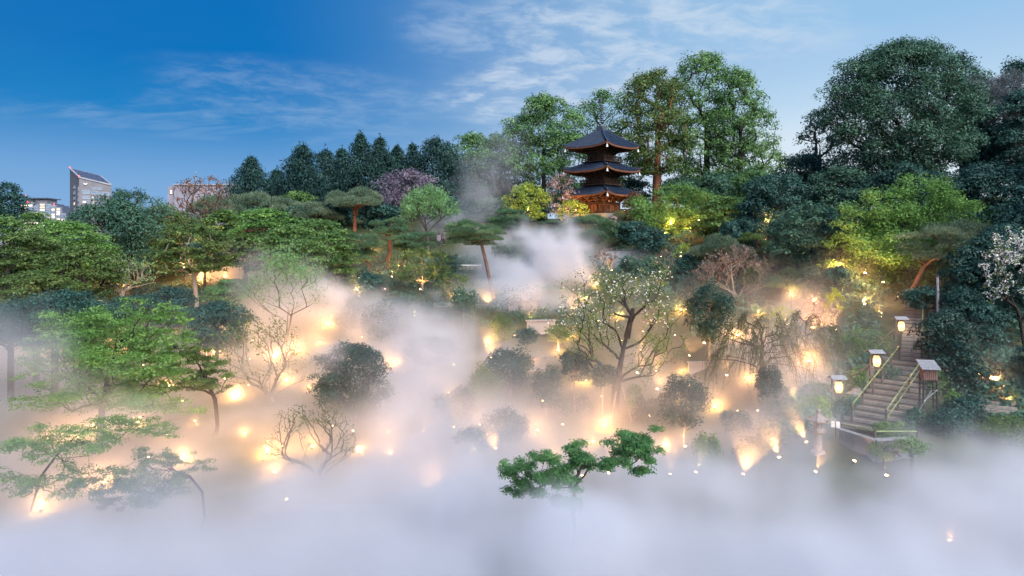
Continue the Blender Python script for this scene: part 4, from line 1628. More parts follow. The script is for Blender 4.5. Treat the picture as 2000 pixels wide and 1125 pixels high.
def paper_lantern(px, row, d, label, post_row):
    x, zc = X(px, d), Z(row, d)
    gz = Hs(x, d)
    t = empty('paper_lantern_post', (x - 0.32, d, gz), label, 'lantern', 'lit paper lanterns beside the steps')
    h = zc - gz
    m = MB()
    m.bar((0, 0, -0.3), (0, 0, h + 0.48), 0.07)
    m.build('post', M_POST, t)
    m = MB()
    m.bar((-0.04, 0, h + 0.44), (0.62, 0, h + 0.44), 0.05)
    m.bar((-0.04, 0, h - 0.36), (0.55, 0, h - 0.36), 0.05)
    m.bar((-0.85, 0.05, h - 0.75), (0, 0, h - 0.10), 0.06)
    m.bar((-0.85, 0.05, h - 1.2), (-0.85, 0.05, h - .7), 0.06)
    m.build('bracket', M_POST, t)
    m = MB()
    for s in (-1, 1):
        m.poly([(-0.10, 0, h + 0.60), (0.62, 0, h + 0.60), (0.64, s * 0.27, h + 0.46), (-0.12, s * 0.27, h + 0.46),
                (-0.10, 0, h + 0.57), (0.62, 0, h + 0.57), (0.64, s * 0.27, h + 0.43), (-0.12, s * 0.27, h + 0.43)],
               [(0, 1, 2, 3), (7, 6, 5, 4), (2, 6, 7, 3), (0, 4, 5, 1), (1, 5, 6, 2), (3, 7, 4, 0)])
    m.build('roof', M_SHING, t)
    m = MB()
    prof = []
    for i in range(15):
        f = i / 14
        r = 0.175 * (1 - abs(2 * f - 1) ** 3.2 * 0.45)
        prof.append((r - (0.010 if i % 2 else 0), -0.29 + 0.58 * f))
    m.lathe((0.33, 0, h + 0.03), prof, 14)
    lan = m.build('lantern', M_PAPER, t)
    for z in (-0.31, 0.31):
        m = MB()
        m.lathe((0.33, 0, h + 0.03 + z - .025), [(0.12, 0), (0.13, 0.02), (0.12, 0.05)], 12)
        m.build('rim', M_BLK, lan)
    for (nm, en, rad, pos_) in (('lantern_bulb', 5.5, 0.06, (0.33, 0, h + 0.02)), ('lantern_fill', 14, 0.25, (0.33, -0.45, h - 0.1))):  # second light is added outside the paper to brighten the surroundings
        li = bpy.data.lights.new(nm, 'POINT')
        li.energy = en
        li.color = (1.0, 0.56, 0.22)
        li.shadow_soft_size = rad
        lo = bpy.data.objects.new(nm, li)
        COL.objects.link(lo)
        lo.parent = t
        lo.location = pos_


paper_lantern(1638, 757, 32.5, 'lit paper lantern hung by the stone lantern, nearest to the mist', 790)
paper_lantern(1712, 706, 33.6, 'lit paper lantern half way up beside the steps, below the leafy sapling', 740)
paper_lantern(1760, 638, 39.0, 'topmost lit paper lantern beside the dark upper steps', 670)


def stone_lantern():
    d = 28.6
    x = X(1598, d)
    gz = Z(888, d)
    t = empty('stone_lantern', (x, d, gz), 'tall stone garden lantern with a wide cap, standing by the amber beam', 'stone lantern')
    H_ = Z(800, d) - gz
    k = H_ / 2.0
    def part(name, prof, n, rot=0.0):
        m = MB()
        m.lathe((0, 0, 0), [(r * k, z * k) for r, z in prof], n, rot)
        return m.build(name, M_LSTONE, t)
    part('base', [(0.36, -0.2), (0.36, 0.12), (0.27, 0.22)], 6)
    part('post', [(0.17, 0.22), (0.155, 0.5), (0.18, 0.55), (0.155, 0.60), (0.165, 0.93)], 14)
    part('platform', [(0.17, 0.93), (0.33, 1.04), (0.345, 1.12), (0.24, 1.16)], 6)
    part('fire_box', [(0.23, 1.16), (0.215, 1.48)], 6)
    part('cap', [(0.20, 1.48), (0.44, 1.50), (0.46, 1.55), (0.30, 1.66), (0.15, 1.78), (0.09, 1.80)], 6)
    for a in range(6):
        m = MB()
        an = a * math.pi / 3
        m.tube([(0.40 * k * math.cos(an), 0.40 * k * math.sin(an), 1.56 * k), (0.50 * k * math.cos(an), 0.50 * k * math.sin(an), 1.60 * k), (0.51 * k * math.cos(an), 0.51 * k * math.sin(an), 1.67 * k)], [0.05 * k, 0.04 * k, 0.02 * k], 6)
        m.build('cap_scroll', M_LSTONE, t)
    part('finial', [(0.07, 1.79), (0.11, 1.82), (0.05, 1.86), (0.10, 1.92), (0.08, 1.99), (0.01, 2.05)], 10)
    m = MB()
    for an in (R(-120), R(-60)):
        c = Vector((math.cos(an) * 0.197 * k, math.sin(an) * 0.197 * k, 1.32 * k))
        m.box(c, (0.10 * k, 0.02, 0.17 * k), Matrix.Rotation(an + math.pi / 2, 3, 'Z'))
    m.build('window', M_BLK, t)


stone_lantern()


def notice():
    d = 28.4
    x = X(1632, d)
    gz = Hs(x, d)
    zc = Z(829, d)
    t = empty('notice_board', (x, d, gz), 'pair of white notice sheets on a stake beside the stone lantern', 'sign', rz=R(-25))
    m = MB()
    m.bar((0, 0.02, -0.3), (0, 0.02, zc - gz + 0.12), 0.045)
    m.build('stake', M_POST, t)
    for s in (-1, 1):
        m = MB()
        m.box((s * 0.095, -0.01, zc - gz), (0.16, 0.015, 0.26))
        m.build('sheet', M_PALE, t)
    m = MB()
    m.box((0, -0.02, zc - gz), (0.03, 0.02, 0.22))
    m.build('strip', M_EAVE, t)


notice()


def far_steps():
    a, b = Vector(STAIR2[0]), Vector(STAIR2[1])
    t = empty('far_steps', a, 'short flight of steps lit by small lamps among dark evergreens', 'stairs')
    flight(t, a, b, 10, 1.35, a.copy(), {})
    for k in range(2):
        p = Vector((X(1980 + 9 * k, 31), 31, Z(794, 31)))
        q = Vector((X(1944 + 9 * k, 35), 35, Z(708, 35)))
        g = empty('log_rail', p, ('dark log rail beside the far lit steps, inner of two', 'dark log rail beside the far lit steps, outer of two')[k], 'rail', 'log rails by the far steps')
        m = MB()
        m.tube([(0, 0, 0), q - p], 0.06, 7)
        m.build('rail', M_POST, g)
        for f in (0.05, 0.35, 0.65, 0.95):
            c = (q - p) * f
            m = MB()
            m.tube([c - Vector((0, 0, 1.0)), c + Vector((0, 0, 0.05))], 0.05, 6)
            m.build('post', M_POST, g)


far_steps()


def pole(name, label, a, b, r, mat=M_POST, cat='pole', group=None):
    """a, b: (px, row, d)"""
    A = Vector((X(a[0], a[2]), a[2], Z(a[1], a[2])))
    B = Vector((X(b[0], b[2]), b[2], Z(b[1], b[2])))
    t = empty(name, A, label, cat, group)
    m = MB()
    m.tube([(0, 0, 0), B - A], [r, r * .8], 8)
    m.build('shaft', mat, t)
    m = MB()
    m.tube([(B - A) * 0.965, (B - A) * 1.0], r * 1.35, 8)
    m.build('binding', M_BLK, t)


pole('prop_pole', 'pale wooden prop leaning under the cherry trunk on its shrub side', (1188, 850, 35.5), (1206, 752, 37), 0.05, BARK['pale'], 'prop', 'props of the cherry')
pole('prop_pole', 'pale wooden prop leaning under the cherry trunk on its dome shrub side', (1239, 842, 35.5), (1211, 742, 37), 0.055, BARK['pale'], 'prop', 'props of the cherry')
pole('prop_pole', 'straight grey post holding up the long limbs of the twisted pine', (1832, 632, 38.6), (1831, 538, 39.6), 0.09, M_BOARD, 'prop', 'props of the twisted pine')
pole('prop_pole', 'thinner dark post close behind the straight grey pine post', (1842, 628, 39.2), (1838, 545, 39.9), 0.06, M_POST, 'prop', 'props of the twisted pine')


def sign_box():
    d = 58
    x = X(752, d)
    gz = Hs(x, d)
    t = empty('garden_sign', (x, d, gz), 'small black sign box with a pale label under the leaning pine', 'sign')
    m = MB()
    m.box((0, 0, 0.55), (0.62, 0.3, 0.32))
    m.build('box', M_BLK, t)
    m = MB()
    m.box((0.02, -0.16, 0.55), (0.16, 0.02, 0.10))
    m.build('label_plate', M_PALE, t)
    for s in (-1, 1):
        m = MB()
        m.bar((s * .24, 0, -0.3), (s * .24, 0, 0.40), 0.05)
        m.build('leg', M_BLK, t)


sign_box()


# ------------------------------------------------------------------ two visitors in the mist on the upper path
M_SKIN = surf_mat('skin', (0.42, 0.27, 0.20), (0.50, 0.33, 0.25), 5, 0.6, 0.3)
M_HAIR = surf_mat('dark hair', (0.012, 0.010, 0.010), (0.03, 0.025, 0.022), 30, 0.5, 0.4)
M_CLO = [surf_mat('mauve coat', (0.16, 0.13, 0.18), (0.24, 0.20, 0.26), 10, 0.9, 0.1), surf_mat('grey jacket', (0.10, 0.10, 0.13), (0.17, 0.17, 0.20), 10, 0.9, 0.1)]


def person(px, row_top, d, label, coat, turn, long_hair):
    x = X(px, d)
    hgt = 1.64
    gz = Z(row_top, d) - hgt
    gz = max(gz, Hs(x, d))
    t = empty('person', (x, d, gz), label, 'person', rz=turn)
    k = hgt / 1.7
    J = {'pelvis': (0, 0, .92, .135), 'belly': (0, 0, 1.06, .125), 'chest': (0, 0, 1.26, .150), 'neck0': (0, 0, 1.41, .07), 'neck': (0, .01, 1.47, .055), 'head0': (0, -.01, 1.54, .085), 'head': (0, -.01, 1.62, .09), 'crown': (0, 0, 1.68, .05)}
    E = [('pelvis', 'belly'), ('belly', 'chest'), ('chest', 'neck0'), ('neck0', 'neck'), ('neck', 'head0'), ('head0', 'head'), ('head', 'crown')]
    for s, n in ((-1, 'l'), (1, 'r')):
        J.update({n + 'sh': (s * .17, 0, 1.37, .06), n + 'el': (s * .215, .02, 1.10, .045), n + 'wr': (s * .17, -.12, .90, .032), n + 'ha': (s * .14, -.16, .84, .036),
                  n + 'hip': (s * .09, 0, .86, .10), n + 'kn': (s * .10, -.015 * s, .48, .062), n + 'an': (s * .10, .02, .09, .042), n + 'to': (s * .11, -.13, .035, .035)})
        E += [('chest', n + 'sh'), (n + 'sh', n + 'el'), (n + 'el', n + 'wr'), (n + 'wr', n + 'ha'), ('pelvis', n + 'hip'), (n + 'hip', n + 'kn'), (n + 'kn', n + 'an'), (n + 'an', n + 'to')]
    keys = list(J)
    me = bpy.data.meshes.new('body')
    me.from_pydata([tuple(c * k for c in J[q][:3]) for q in keys], [(keys.index(a), keys.index(b)) for a, b in E], [])
    o = link('body', me, M_SKIN, t)
    o.modifiers.new('skin', 'SKIN')
    for i, q in enumerate(keys):
        sv = me.skin_vertices[0].data[i]
        sv.radius = (J[q][3] * k,) * 2
        sv.use_root = q == 'pelvis'
    o.modifiers.new('smooth', 'SUBSURF').levels = 1
    m = MB()
    for z, rx in ((0,) * 2,):
        pass
    prof = [(.20, .70), (.19, .85), (.165, 1.02), (.19, 1.25), (.165, 1.39), (.075, 1.44)]
    m.lathe((0, 0, 0), [(r * k, z * k) for r, z in prof], 14)
    c = m.build('coat', M_CLO[coat], t, True)
    c.scale = (1, 0.78, 1)
    for s in (-1, 1):
        m = MB()
        a, b_, w = J['lsh' if s < 0 else 'rsh'], J['lel' if s < 0 else 'rel'], J['lwr' if s < 0 else 'rwr']
        m.tube([Vector(q[:3]) * k for q in (a, b_, w)], [.075 * k, .06 * k, .05 * k], 10)
        m.build('sleeve', M_CLO[coat], t, True)
        m = MB()
        h, kn, an = (J[('l' if s < 0 else 'r') + q] for q in ('hip', 'kn', 'an'))
        m.tube([Vector(q[:3]) * k for q in (h, kn, an)], [.112 * k, .078 * k, .066 * k], 10)
        m.build('trouser_leg', M_BLK, t, True)
    m = MB()
    pr = [(.02, 1.735), (.085, 1.71), (.108, 1.64), (.108, 1.56), (.10, 1.52 if not long_hair else 1.36)]
    m.lathe((0, .022 * k, 0), [(r * k, z * k) for r, z in reversed(pr)], 14)
    m.build('hair', M_HAIR, t, True)


person(857, 461, 76, 'misty long haired visitor in a mauve coat on the upper path', 0, R(20), True)
person(867.5, 459, 76.8, 'misty short haired visitor in a grey jacket behind the mauve coated one', 1, R(-30), False)

# ------------------------------------------------------------------ trees
def T(name, label, cat, style, px, d, top, wid, bot, mat='oak', bark='dark', dens=3.0, spx=2.3, **kw):
    size = spx * d / 667.0
    asp = {'cone': 0.34, 'pine': 0.16, 'umbrella': 0.16, 'layered': 0.75, 'vase': 0.4}.get(style, 0.55)
    area = wid * (bot - top) * 0.262 * 0.8
    n = int(DENS * dens * area / (spx * spx * asp * 0.5 * 1.1))
    n = int(n * {'layered': 1.7, 'broad': 1.25}.get(style, 1.0))
    if style == 'bare' or style == 'vase':
        n = int(n * 0.16) if style == 'bare' else int(n * .5)
    return tree(name, label, cat, style, px, d, top, wid, bot, mat, bark, n, size, **kw)


DENS = 1.66
CED = 'cedars along the ridge'
# ridge behind: cedars
for (px, d, top, wid, bot, lab) in [
    (490, 106, 308, 100, 410, 'dark cedar at the near end of the ridge row, standing alone against the sky'),
    (541, 110, 330, 62, 415, 'low narrow dark cedar between the lone end cedar and the pointed broad one'),
    (590, 104, 284, 120, 420, 'broad dark cedar with a sharp pointed tip in the ridge row'),
    (636, 108, 292, 82, 420, 'dark cedar just beside the broad pointed cedar of the ridge row'),
    (668, 112, 288, 66, 420, 'slim dark cedar squeezed beside the tallest ridge cedar'),
    (704, 106, 260, 92, 425, 'tallest dark cedar of the ridge row with a rounded top'),
    (742, 109, 268, 86, 425, 'dark cedar with sky gaps next to the tallest ridge cedar'),
    (776, 113, 282, 70, 425, 'narrow dark cedar above the mauve weeping cherry'),
    (806, 108, 280, 78, 425, 'dark cedar behind the mauve weeping cherry, close to the widest cedar'),
    (852, 103, 270, 125, 410, 'widest dark cedar at the end of the ridge row beside the green broadleaf hill tree'),
]:
    T('cedar_tree', lab, 'tree', 'cone', px, d, top, wid * 1.5, bot + 15, 'cedar', 'dark', dens=3.6, spx=2.8, group=CED, nc=170, clump=.95)

T('broadleaf_tree', 'low spreading green tree between the last cedar and the big camphor', 'tree', 'broad', 936, 108, 256, 150, 385, 'camphor', 'grey', nc=50)
T('camphor_tree', 'big billowing camphor tree close beside the pagoda roofs', 'tree', 'broad', 1062, 101, 183, 168, 415, 'camphor', 'grey', nc=95, clump=.9)
T('broadleaf_tree', 'airy tree straight behind the pagoda spire with branches showing', 'tree', 'open', 1195, 110, 172, 135, 385, 'camphor', 'dark', dens=2.0, nc=100)
T('broadleaf_tree', 'tall narrow tree with reddish trunk next to the top pagoda roof', 'tree', 'open', 1283, 100, 138, 118, 345, 'olive', 'red', dens=3.4, nc=90, tr=0.7, lean=2)
T('broadleaf_tree', 'tallest tree behind the pagoda, loose crown rising above all others', 'tree', 'open', 1378, 104, 103, 150, 400, 'camphor', 'dark', dens=3.0, nc=130, tr=0.7, clump=.95)
T('broadleaf_tree', 'tall tree with lacy lower crown at the edge of the bright sky gap', 'tree', 'open', 1448, 101, 138, 105, 400, 'camphor', 'dark', dens=2.7, nc=110, tr=0.6)
T('broadleaf_tree', 'small light green tree low in the sky gap beyond the maples', 'tree', 'open', 1515, 112, 296, 95, 400, 'spring', 'dark', dens=1.6)
T('broadleaf_tree', 'thin dark tree leaning against the flank of the giant round oak', 'tree', 'open', 1603, 72, 212, 75, 400, 'oakblue', 'dark', dens=1.7)
T('oak_tree', 'giant round evergreen oak dominating the skyline', 'tree', 'broad', 1757, 62, 80, 285, 385, 'oak', 'dark', nc=260, clump=1.02, dens=4.2, tr=.6)
T('pine_tree', 'grey tall pine with bare limbs beside the giant round oak', 'tree', 'pine', 1940, 78, 135, 175, 380, 'lilac', 'grey', nc=44, dens=3.6)
T('pine_tree', 'dark pine crown farthest out on the skyline behind the grey pine', 'tree', 'open', 1985, 90, 118, 110, 300, 'oakblue', 'dark', dens=1.8)
T('broadleaf_tree', 'ragged dark tree poking out behind the shoulder of the giant oak', 'tree', 'open', 1880, 84, 100, 75, 300, 'oakblue', 'dark', dens=1.5)
T('evergreen_tree', 'dark blue evergreen below the sky gap left of the giant oak', 'tree', 'broad', 1575, 70, 295, 120, 440, 'oakblue', 'dark')
T('evergreen_tree', 'evergreen with rusty orange patches below the bright sky gap', 'tree', 'broad', 1520, 66, 335, 135, 470, 'oakblue', 'dark', key='rusty')
T('evergreen_tree', 'rounded dark evergreen at the foot of the giant oak', 'tree', 'broad', 1640, 60, 322, 125, 450, 'oak', 'dark')
T('evergreen_tree', 'olive tinged evergreen in front of the rusty patched evergreen', 'tree', 'broad', 1585, 57, 395, 165, 545, 'oak', 'dark', nc=80)
T('evergreen_tree', 'dark small evergreen in the shade straight under the giant oak', 'tree', 'broad', 1765, 57, 318, 110, 420, 'oakblue', 'dark')
T('evergreen_tree', 'large dark evergreen between the giant oak and the picture edge', 'tree', 'broad', 1925, 58, 320, 190, 520, 'oakblue', 'dark', nc=90)
T('evergreen_tree', 'dark evergreen behind the white blossoming cherry', 'tree', 'broad', 1965, 48, 440, 150, 640, 'oakblue', 'dark', nc=70)
T('evergreen_tree', 'evergreen in deep shade beyond the upper steps', 'tree', 'broad', 1900, 50, 480, 120, 640, 'oakblue', 'dark')
T('maple_tree', 'smaller deep green maple behind the lit pagoda maple', 'tree', 'layered', 1415, 79, 385, 110, 480, 'spring', 'dark')
# pines and clipped trees around the terrace
T('pine_tree', 'clipped grey domed pine behind the bare fan shaped tree', 'tree', 'umbrella', 1405, 60, 462, 125, 560, 'pinegrey', 'red', nc=22, dens=4)
T('pine_tree', 'leaning red trunked pine with a thin brown crown', 'tree', 'pine', 1474, 61, 450, 80, 505, 'olive', 'red', lean=32, nc=12, dens=2.5, tr=.14)
T('pine_tree', 'umbrella pine with forked orange trunk above the weeping bare tree', 'tree', 'umbrella', 1566, 49, 520, 118, 598, 'pine', 'red', lean=-22, nc=22, dens=5, tr=.17)
T('pine_tree', 'spreading grey pine with long twisted limbs over the steps', 'tree', 'pine', 1862, 43.4, 412, 215, 555, 'pinegrey', 'pinegrey', lean=-97, nc=34, dens=2.0, tr=.2, bend=.13, clump=.8)
T('pine_tree', 'low rounded pine in front of the pagoda steps', 'tree', 'pine', 1148, 71, 415, 108, 490, 'pine', 'red', lean=-12, nc=26, dens=4, tr=.16)
T('pine_tree', 'wide dark pine on a long curved pale trunk beside the white mist cloud', 'tree', 'pine', 925, 58, 424, 118, 490, 'pine', 'pinegrey', lean=38, nc=34, dens=5, tr=.17)
T('pine_tree', 'dark tiered pine on the lawn behind the wide pine', 'tree', 'pine', 997, 79, 402, 86, 460, 'pine', 'pinegrey', nc=18, dens=3)
T('pine_tree', 'small dark pine on the lawn edge nearest the pagoda', 'tree', 'pine', 1075, 82, 424, 62, 462, 'pine', 'dark', nc=12, dens=3.5)
T('pine_tree', 'flat topped pine with a bright orange trunk below the tallest cedar', 'tree', 'umbrella', 692, 84, 365, 118, 440, 'pinegrey', 'red', nc=22, dens=4, tr=.28)
T('pine_tree', 'hazy blue green pine on a thin dark leaning trunk', 'tree', 'pine', 703, 63, 450, 95, 520, 'pine', 'dark', lean=26, nc=18, dens=3, tr=.12)
T('pine_tree', 'pine with an orange lit curving trunk left of the pale fan tree', 'tree', 'pine', 763, 66, 415, 75, 470, 'pine', 'red', lean=-6, nc=14, dens=4, tr=.2, bend=.09)
T('pine_tree', 'pine leaning out to one side under the pale fan tree', 'tree', 'pine', 806, 64, 445, 88, 500, 'pine', 'dark', lean=-28, nc=16, dens=4, tr=.19)
for (px, d, top, wid, bot, lab) in [
    (420, 84, 383, 110, 440, 'dome of grey green pine beside the tall bare budding tree'),
    (492, 94, 376, 115, 425, 'grey green pine dome below the lone end cedar'),
    (552, 89, 386, 105, 430, 'grey green pine dome below the broad pointed cedar'),
    (612, 86, 394, 95, 440, 'grey green pine dome nearest to the orange trunked pine'),
]:
    T('pine_tree', lab, 'tree', 'umbrella', px, d, top, wid, bot + 20, 'pinegrey', 'red', nc=20, dens=4, group='pine domes below the cedars')
T('broadleaf_tree', 'small bright green tree peeping out between pine domes and cedars', 'tree', 'broad', 580, 99, 374, 80, 420, 'spring', 'dark')
T('zelkova_tree', 'pale green fan shaped tree with upswept branches', 'tree', 'vase', 836, 75, 362, 128, 470, 'vase', 'grey', nc=210, dens=3.2, tr=.2)
T('weeping_cherry_tree', 'mauve weeping cherry below the dark cedars', 'tree', 'broad', 798, 93, 332, 135, 420, 'mauve', 'grey', nc=60, dens=1.9)
T('bare_tree', 'ghostly bare tree veiled by the rising mist wisp', 'tree', 'bare', 965, 96, 320, 120, 420, 'lilac', 'grey', nc=200, dens=.2)
T('flowering_tree', 'yellow lit young tree left of the pagoda base', 'tree', 'open', 1030, 89, 360, 78, 432, 'yellow', 'dark', dens=2.2)
T('cherry_tree', 'pale pink blossoming cherry against the camphor at the lowest pagoda roof', 'tree', 'open', 1098, 92, 338, 52, 430, 'pinkish', 'dark', dens=1.4)
T('bush', 'yellow lit bush at the corner of the pagoda terrace', 'bush', 'open', 1118, 88, 392, 52, 436, 'yellow', 'dark', dens=2)
T('bush', 'dark bush between the round pine and the pagoda maple', 'bush', 'broad', 1235, 80, 432, 90, 478, 'oakblue', 'dark')
T('bush', 'variegated bush standing before the pagoda veranda', 'bush', 'ball', 1196, 85, 420, 26, 446, 'pinkish', 'dark', dens=2)
T('bush', 'reddish bush beside the pagoda corner post', 'bush', 'open', 1238, 86, 375, 34, 436, 'rust', 'dark', dens=2)
T('bush', 'loose olive bush with pale stems lit by a lamp at its foot', 'bush', 'open', 825, 59, 488, 105, 555, 'olive', 'pale', dens=2.2)
T('bush', 'small golden lit bush on the terrace wall edge', 'bush', 'open', 888, 56, 536, 66, 592, 'olive', 'pale', dens=1.6)
T('bare_tree', 'little bare tree half sunk in the white mist cloud', 'tree', 'bare', 1180, 64, 482, 62, 535, 'twig', 'grey', nc=60, tr=.06)
T('bare_tree', 'pale bare shrub lit white gold behind the cherry', 'tree', 'vase', 1300, 63, 488, 58, 538, 'twig', 'pale', nc=60, dens=.7, tr=.07)
T('bare_tree', 'golden lit twiggy shrub below the pagoda maple', 'tree', 'vase', 1338, 66, 474, 50, 520, 'yellow', 'pale', nc=60, dens=.8, tr=.06)
T('bush', 'dark bush just behind the clipped grey domed pine', 'bush', 'broad', 1345, 62, 495, 60, 560, 'oakblue', 'dark')
T('bare_tree', 'bare fan shaped tree with many pale purple stems', 'tree', 'vase', 1440, 54, 475, 185, 610, 'twig', 'pale', nc=260, dens=.6, tr=.13, clump=.6)
T('camellia_tree', 'dark glossy egg shaped camellia behind the central cherry', 'tree', 'ball', 1388, 40.5, 548, 98, 668, 'box', 'pale', nc=60, tr=.09)
T('sapling', 'pink blossoming sapling above the weeping bare tree', 'tree', 'open', 1595, 46, 585, 60, 640, 'pinkish', 'pale', dens=1.1, tr=.05)
T('sapling', 'thin golden lit sapling in front of the great maple', 'tree', 'vase', 1632, 44, 560, 56, 640, 'yellow', 'pale', nc=50, dens=.8, tr=.05)
T('sapling', 'fresh green sapling with pale stems between two lanterns', 'tree', 'open', 1693, 38, 640, 78, 702, 'spring', 'pale', dens=1.0, tr=.05, nc=60)
T('sapling', 'yellow lit sapling under the umbrella pine', 'tree', 'open', 1530, 47, 600, 60, 650, 'yellow', 'pale', dens=1.2, tr=.05)
T('sapling', 'low leafy sapling on the dark bank below the golden sapling', 'tree', 'layered', 1640, 40, 655, 90, 705, 'spring', 'pale', dens=1.5, tr=.05, nc=30)
T('sapling', 'golden stemmed sapling beside the weeping bare tree', 'tree', 'open', 1588, 38, 680, 56, 745, 'olive', 'pale', dens=1.1, tr=.05)
# topiary and shrubs in the lit mist of the middle slope
TOP = 'clipped shrubs on the misty slope'
for (px, d, top, wid, bot, mat, lab) in [
    (1123, 37, 684, 60, 746, 'box', 'dark lollipop shrub on a thin stem left of the cherry trunk'),
    (1176, 36.2, 704, 48, 757, 'box', 'dark shrub tucked against the cherry trunk'),
    (1066, 36.2, 714, 62, 790, 'box', 'dark loose shrub below and left of the lollipop shrub'),
    (997, 39.5, 674, 98, 752, 'oakblue', 'wide veiled shrub left of the lollipop shrub'),
    (944, 39, 714, 68, 790, 'olive', 'olive shrub with a lamp glowing inside it'),
    (1095, 36, 776, 46, 815, 'box', 'small misty round shrub, first of the low pair under the cherry'),
    (1138, 36.4, 772, 40, 812, 'box', 'small misty round shrub, nearer the cherry prop, of the low pair'),
    (984, 33, 800, 100, 872, 'oakblue', 'pale misty shrub above the vivid green branches'),
    (918, 32, 838, 66, 892, 'oakblue', 'faint misty shrub left of the pale misty shrub'),
    (1335, 31.8, 733, 100, 836, 'box', 'big dark dome shrub right of the cherry props'),
    (1275, 35.5, 768, 76, 835, 'box', 'misty shrub pressed against the big dark dome shrub'),
    (1236, 37, 752, 34, 800, 'olive', 'slim misty shrub just right of the cherry prop'),
    (1502, 33, 716, 50, 782, 'box', 'dark round shrub behind the trunk of the weeping bare tree'),
    (1380, 30, 850, 62, 922, 'olive', 'misty young shrub near the row of low lamps'),
    (1478, 30.5, 853, 78, 896, 'oakblue', 'wide low misty shrub near the stone lantern'),
    (1090, 47, 634, 46, 668, 'olive', 'small shrub caught between the cherry branches and the wall'),
    (786, 55, 578, 46, 622, 'oakblue', 'dark small shrub at the end of the terrace wall'),
    (838, 43, 652, 96, 722, 'oakblue', 'large shrub almost swallowed by pale mist'),
    (980, 47, 618, 50, 672, 'olive', 'brownish shrub beneath the terrace wall'),
    (1745, 28.6, 822, 78, 868, 'spring', 'neat clipped dome at the foot of the steps'),
    (1030, 44, 640, 44, 676, 'oakblue', 'small dark shrub in front of a glowing lamp by the low wall'),
    (890, 36, 760, 90, 830, 'oakblue', 'faint shrub in the thick pale mist left of the olive shrub'),
    (740, 48, 585, 80, 670, 'oakblue', 'hazy shrub left of the dark small wall shrub'),
    (690, 52, 580, 70, 650, 'oakblue', 'hazy shrub below the leaning thin pine'),
    (1440, 32, 800, 60, 845, 'oakblue', 'misty shrub between the dome shrub and the weeping bare tree'),
]:
    T('shrub', lab, 'shrub', 'ball', px, d, top, wid, bot, mat, 'pale', group=TOP, dens=3.2, tr=.05, nc=26 if wid < 70 else 44, clump=1.05)
T('camellia_tree', 'big dark rounded evergreen wrapped in mist wisps', 'tree', 'broad', 686, 35, 668, 150, 835, 'box', 'dark', nc=90, dens=3.2)
# evergreens at the steps
T('evergreen_tree', 'dense dark evergreen just beyond the wooden hut on stilts', 'tree', 'broad', 1846, 34.5, 606, 112, 720, 'box', 'grey', nc=70, dens=3.5)
T('evergreen_tree', 'wide dense evergreen between the stilt hut and the far steps', 'tree', 'broad', 1878, 33, 668, 96, 790, 'box', 'grey', nc=70, dens=3.5)
T('evergreen_tree', 'dark evergreen bank beyond the far lit steps', 'tree', 'broad', 2035, 36, 660, 90, 800, 'oakblue', 'dark', nc=50)
SHR = 'low shrubs beside the steps'
for (px, d, top, wid, bot, mat, lab) in [
    (1672, 34, 715, 44, 760, 'spring', 'rounded green shrub on the bank between two lanterns'),
    (1735, 35.0, 712, 44, 748, 'oak', 'dark shrub on the bank beside the middle lantern'),
    (1668, 32.5, 770, 36, 800, 'oak', 'small shrub above the stone edging of the steps'),
    (1588, 33, 775, 70, 830, 'yellow', 'yellow green shrub behind the stone lantern'),
    (1560, 34, 790, 50, 835, 'spring', 'green shrub lit by the beam beside the stone lantern'),
    (1640, 32, 775, 60, 820, 'oak', 'dark shrub between stone lantern and paper lantern'),
    (1788, 30.5, 800, 50, 842, 'oak', 'leafy shrub filling the corner beside the hand rail'),
    (1862, 31, 765, 34, 800, 'spring', 'bright green tuft shrub below the dense evergreens'),
    (1890, 31, 770, 70, 830, 'oakblue', 'blue green shrub below the wide dense evergreen'),
    (1850, 30, 800, 80, 850, 'oakblue', 'pale misty shrub right of the stilt hut legs'),
    (1975, 28.5, 812, 100, 856, 'olive', 'feathery shrub at the foot of the far steps'),
    (1830, 33, 720, 46, 770, 'spring', 'light green shrub seen through the stilt hut legs'),
    (1725, 27, 862, 60, 895, 'olive', 'shrub rising from the mist below the board fence'),
    (1780, 26.5, 855, 60, 890, 'spring', 'green shrub touching the end of the board fence'),
]:
    T('shrub', lab, 'shrub', 'ball', px, d, top, wid, bot, mat, 'dark', group=SHR, dens=3.0, nc=26, clump=1.1)
# left side
T('evergreen_tree', 'dark tree at the far edge beside the stepped apartment tower', 'tree', 'broad', 12, 82, 355, 85, 450, 'oakblue', 'dark')
T('maple_tree', 'yellow green maple top below the stepped apartment tower', 'tree', 'layered', 52, 62, 412, 120, 500, 'spring', 'dark', nc=60)
T('maple_tree', 'large dark layered maple filling the far edge', 'tree', 'layered', 45, 45, 455, 200, 585, 'olive', 'dark', nc=110, lean=25)
T('maple_tree', 'layered green maple in front of the big dark evergreen', 'tree', 'layered', 130, 50, 432, 170, 560, 'maple', 'dark', nc=90)
T('evergreen_tree', 'big dark evergreen below the slant roofed tower', 'tree', 'broad', 220, 57, 388, 185, 545, 'oak', 'dark', nc=90)
T('broadleaf_tree', 'airy green tree beside the slant roofed tower', 'tree', 'open', 258, 60, 372, 120, 460, 'oak', 'dark', dens=2.2)
T('broadleaf_tree', 'olive airy tree between the tower and the grey block', 'tree', 'open', 318, 68, 398, 85, 480, 'olive', 'dark', dens=2)
T('bush', 'dark bush in front of the grey block', 'bush', 'broad', 345, 74, 412, 110, 470, 'oak', 'dark')
T('bare_tree', 'tall bare budding tree before the grey block', 'tree', 'bare', 395, 72, 342, 130, 455, 'rust', 'grey', nc=230, dens=1.6, lean=10)
